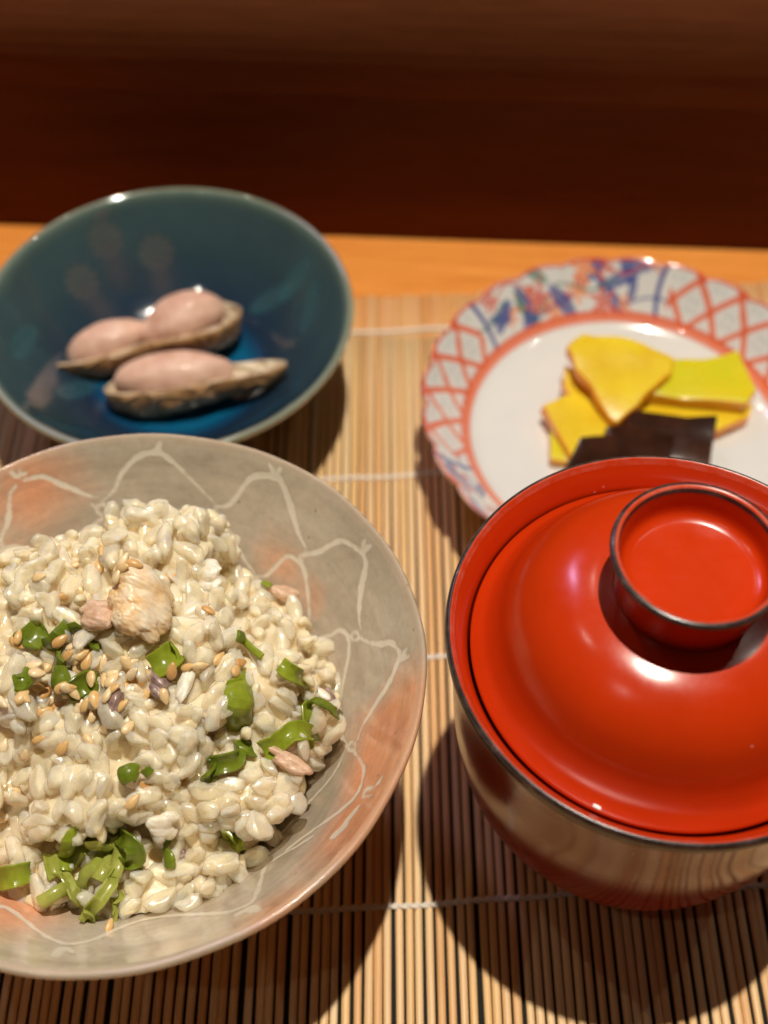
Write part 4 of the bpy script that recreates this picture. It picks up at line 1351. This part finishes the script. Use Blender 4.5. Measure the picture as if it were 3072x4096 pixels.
def shell_half(name, L, prof, parent, depth=1.0):
    """prof: (t, half width) control points along the pod; open side up (local z)"""
    prof = catmull(prof, 8)
    n = len(prof); mm = 22
    V = []; F = []; ins = []
    for (t, w) in prof:
        x = (t - 0.5) * L
        for j in range(mm):                               # outer skin
            a = math.pi + math.pi * j / (mm - 1)
            lip = 0.06 * noise.noise(Vector((t * 9, j * 0.4, L)))
            V.append((x, math.cos(a) * w, math.sin(a) * w * depth + lip * (j in (0, mm - 1)))); ins.append(0)
        for j in range(mm):                               # inner face
            a = 2 * math.pi - math.pi * j / (mm - 1)
            wi = max(0.01, w - 0.17)
            V.append((x, math.cos(a) * wi, math.sin(a) * wi * depth + 0.015)); ins.append(1)
    k = 2 * mm
    for i in range(n - 1):
        for j in range(k):
            a = i * k + j; b = i * k + (j + 1) % k
            F.append((a, a + k, b + k, b))
    F.append(tuple(range(k))); F.append(tuple(range((n - 1) * k, n * k))[::-1])
    V = np.array(V)
    lum = vnoise(V, 1.6, L)
    V[:, 1:] *= (1 + 0.10 * lum + 0.05 * vnoise(V, 5.0, L))[:, None]
    me = mesh_np(name, V, F); flt_attr(me, 'inside', ins)
    return link(name, me, M['shell'], parent)

def kernel(name, a, b, c, parent, loc, rz, ry=0, pinch=0.0, sd=1):
    bm = bmesh.new(); bmesh.ops.create_icosphere(bm, subdivisions=4, radius=1)
    P = np.array([v.co[:] for v in bm.verts]); Ff = [[v.index for v in f.verts] for f in bm.faces]; bm.free()
    tap = 1 - 0.14 * P[:, 0] - 0.06 * P[:, 0] ** 2
    tip = np.clip((P[:, 0] - 0.8) / 0.2, 0, 1)
    Vv = np.c_[P[:, 0] * a + tip * 0.08, P[:, 1] * b * tap, P[:, 2] * c * tap] * (1 + 0.06 * vnoise(P, 1.6, sd) + 0.03 * vnoise(P, 4, sd) + 0.012 * vnoise(P, 9, sd))[:, None]
    o = link(name, mesh_np(name, Vv, Ff), M['kernel'], parent)
    o.location = Vector(loc) * CM
    o.rotation_euler = (0, ry, rz)
    return o

pn = empty('peanut', BC + Vector((0.7, -0.85, 1.95)))
pn.rotation_euler = (R(-26), R(-4), R(7))
tag(pn, 'front open peanut with one pink kernel and an empty pointed shell end', 'peanut', 'peanuts in the blue bowl')
shell_half('shell', 5.7, [(0, .12), (.03, .5), (.12, .84), (.28, .98), (.45, .94), (.58, .80), (.70, .66), (.80, .62), (.91, .50), (1.0, .16)], pn, 1.12)
kernel('kernel', 1.85, .80, .80, pn, (-0.66, 0.0, 0.07), R(0), R(0), sd=3)
pn2 = empty('peanut', BC + Vector((-1.05, 0.95, 1.9)))
pn2.rotation_euler = (R(-20), R(-5), R(17))
tag(pn2, 'rear open peanut with two pink kernels side by side in the shell', 'peanut', 'peanuts in the blue bowl')
shell_half('shell', 6.3, [(0, .18), (.06, .52), (.16, .76), (.30, .86), (.44, .74), (.54, .78), (.68, 1.0), (.84, 1.02), (.95, .7), (1.0, .14)], pn2, 1.1)
kernel('kernel', 1.35, .68, .70, pn2, (-1.2, 0.0, 0.06), R(4), R(-6), sd=5)
kernel('kernel', 1.45, .88, .88, pn2, (1.2, 0.0, 0.1), R(184), R(5), sd=8)

# ------------------------------------------------------------------ pickles and simmered kelp on the plate
def slab(name, outline_px, z0, thick, mat_, tilt=(0, 0), bev=0.05, edge_mat=None, lump=0.07, seed=0):
    """a cut slice: outline traced at its real height on the plate, real thickness, softened edges"""
    pts = [on_z(x, y, z0 + thick) for x, y in outline_px]
    c = sum(pts, Vector()) / len(pts)
    cen = Vector((c.x, c.y, z0))
    bm = bmesh.new()
    lv = [bm.verts.new((p.x - c.x, p.y - c.y, thick)) for p in pts]
    f = bm.faces.new(lv)
    r = bmesh.ops.extrude_face_region(bm, geom=[f])
    for v in [g for g in r['geom'] if isinstance(g, bmesh.types.BMVert)]: v.co.z = 0
    bmesh.ops.recalc_face_normals(bm, faces=bm.faces[:])
    bmesh.ops.bevel(bm, geom=bm.edges[:], offset=bev, segments=3, affect='EDGES', profile=0.6)
    bmesh.ops.triangulate(bm, faces=bm.faces[:])
    bmesh.ops.subdivide_edges(bm, edges=[e for e in bm.edges if e.calc_length() > 0.25], cuts=2, use_grid_fill=True)
    for v in bm.verts:
        q = Vector((v.co.x + seed, v.co.y, v.co.z)) * 1.6
        v.co += Vector((noise.noise(q), noise.noise(q + Vector((5, 1, 2))), noise.noise(q + Vector((2, 8, 3))))) * lump
        v.co.z += v.co.x * tilt[0] + v.co.y * tilt[1]
        v.co *= CM
    me = bpy.data.meshes.new(name); bm.to_mesh(me); bm.free()
    o = link(name, me, mat_)
    o.location = cen * CM
    return o

def pickle_mat(name, c0, c1, edge):
    m, nt, ns, ls, bs = new_mat(name)
    n = noise_node(ns, ls, 70, 5, 0.6)
    n2 = noise_node(ns, ls, 420, 4, 0.6)
    r = ramp(ns, ls, n.outputs[0], [(0.3, c0), (0.7, c1)])
    ge = ns.new('ShaderNodeNewGeometry')
    sx = ns.new('ShaderNodeSeparateXYZ')
    tc = ns.new('ShaderNodeTexCoord'); ls.new(tc.outputs['Normal'], sx.inputs[0])
    up = ramp(ns, ls, sx.outputs[2], [(0.55, (1, 1, 1)), (0.93, (0, 0, 0))])
    c = mix(ns, ls, r.outputs[0], edge, math_n(ns, ls, 'MULTIPLY', up.outputs[0], 0.8))
    ls.new(c, bs.inputs['Base Color'])
    bs.inputs['Roughness'].default_value = 0.3
    bs.inputs['Subsurface Weight'].default_value = 0.7
    bs.inputs['Subsurface Radius'].default_value = (1.0, 0.7, 0.1)
    bs.inputs['Subsurface Scale'].default_value = 0.002
    bs.inputs['Coat Weight'].default_value = 0.3
    bs.inputs['Coat Roughness'].default_value = 0.12
    bump(ns, ls, n2.outputs[0], bs, 0.25, 0.0008)
    return m
M['pick'] = pickle_mat('yellow_pickle', (0.70, 0.46, 0.006), (0.82, 0.62, 0.025), (0.85, 0.27, 0.008))
M['pickg'] = pickle_mat('yellow_green_pickle', (0.60, 0.58, 0.01), (0.74, 0.58, 0.015), (0.85, 0.36, 0.01))
A2 = lambda pts: crop(pts, 1600, 950, 0.887)
zf = 0.95
gp = 'yellow pickle slices on the plate'
o = slab('pickle_slice', A2([(680, 820), (760, 780), (880, 1000), (760, 1000), (680, 1000)]), zf, .35, M['pickg'], bev=.08, seed=1)
tag(o, 'greenish pickle slice lowest at the left of the pile', 'pickle', gp)
o = slab('pickle_slice', A2([(635, 750), (790, 700), (1000, 820), (900, 1000), (780, 990), (700, 860)]), zf + .32, .42, M['pick'], bev=.09, seed=2, tilt=(0.03, .05))
tag(o, 'thick yellow pickle slice pointing left beside the dark kelp', 'pickle', gp)
o = slab('pickle_slice', A2([(1000, 740), (1300, 720), (1600, 740), (1580, 800), (1440, 865), (1100, 840)]), zf + .05, .45, M['pick'], bev=.09, seed=3)
tag(o, 'yellow pickle slice lying flat behind the dark kelp at right', 'pickle', gp)
o = slab('pickle_slice', A2([(1050, 560), (1230, 545), (1380, 545), (1520, 520), (1610, 690), (1560, 745), (1300, 720), (1100, 700)]), zf + .55, .45, M['pickg'], bev=.09, seed=4, tilt=(0.02, 0.06))
tag(o, 'long yellow-green pickle slice on top at the right of the pile', 'pickle', gp)
o = slab('pickle_slice', A2([(740, 580), (830, 600), (960, 830), (780, 760), (730, 650)]), zf + .30, .40, M['pick'], bev=.09, seed=6)
tag(o, 'shaded yellow pickle slice propped under the topmost triangle', 'pickle', gp)
o = slab('pickle_slice', A2([(750, 500), (820, 450), (960, 455), (1100, 490), (1240, 540), (1230, 600), (1110, 700), (990, 810), (950, 790), (860, 660), (790, 590)]), zf + 1.0, .40, M['pick'], bev=.10, seed=5, tilt=(-0.02, 0.14))
tag(o, 'topmost yellow pickle wedge with an orange edge, triangular', 'pickle', gp)

M['kelp'] = food('simmered_kelp', (0.018, 0.006, 0.003), (0.06, 0.020, 0.010), 0.14, 0.0, 0.3, 60, 0.4, (0.1, 0.05, 0.02), 0.0006)
gk = 'simmered kelp squares on the plate'
o = slab('kelp_square', A2([(1030, 790), (1430, 830), (1405, 1030), (1010, 1000)]), zf + .30, .50, M['kelp'], bev=.09, seed=7, tilt=(0.07, 0.22), lump=.09)
tag(o, 'glossy black-brown kelp square leaning on the pickles at the right', 'kelp', gk)
o = slab('kelp_square', A2([(930, 860), (1060, 850), (1240, 900), (1200, 1120), (900, 1080)]), zf + .46, .46, M['kelp'], bev=.09, seed=9, tilt=(0.05, 0.15), lump=.09)
tag(o, 'black kelp square in the middle of the dark pile', 'kelp', gk)
o = slab('kelp_square', A2([(810, 905), (960, 890), (1150, 1100), (900, 1200), (740, 1040)]), zf + .50, .38, M['kelp'], bev=.08, seed=11, tilt=(0.03, 0.1), lump=.07)
tag(o, 'black kelp square at the left, nearest the red lid', 'kelp', gk)
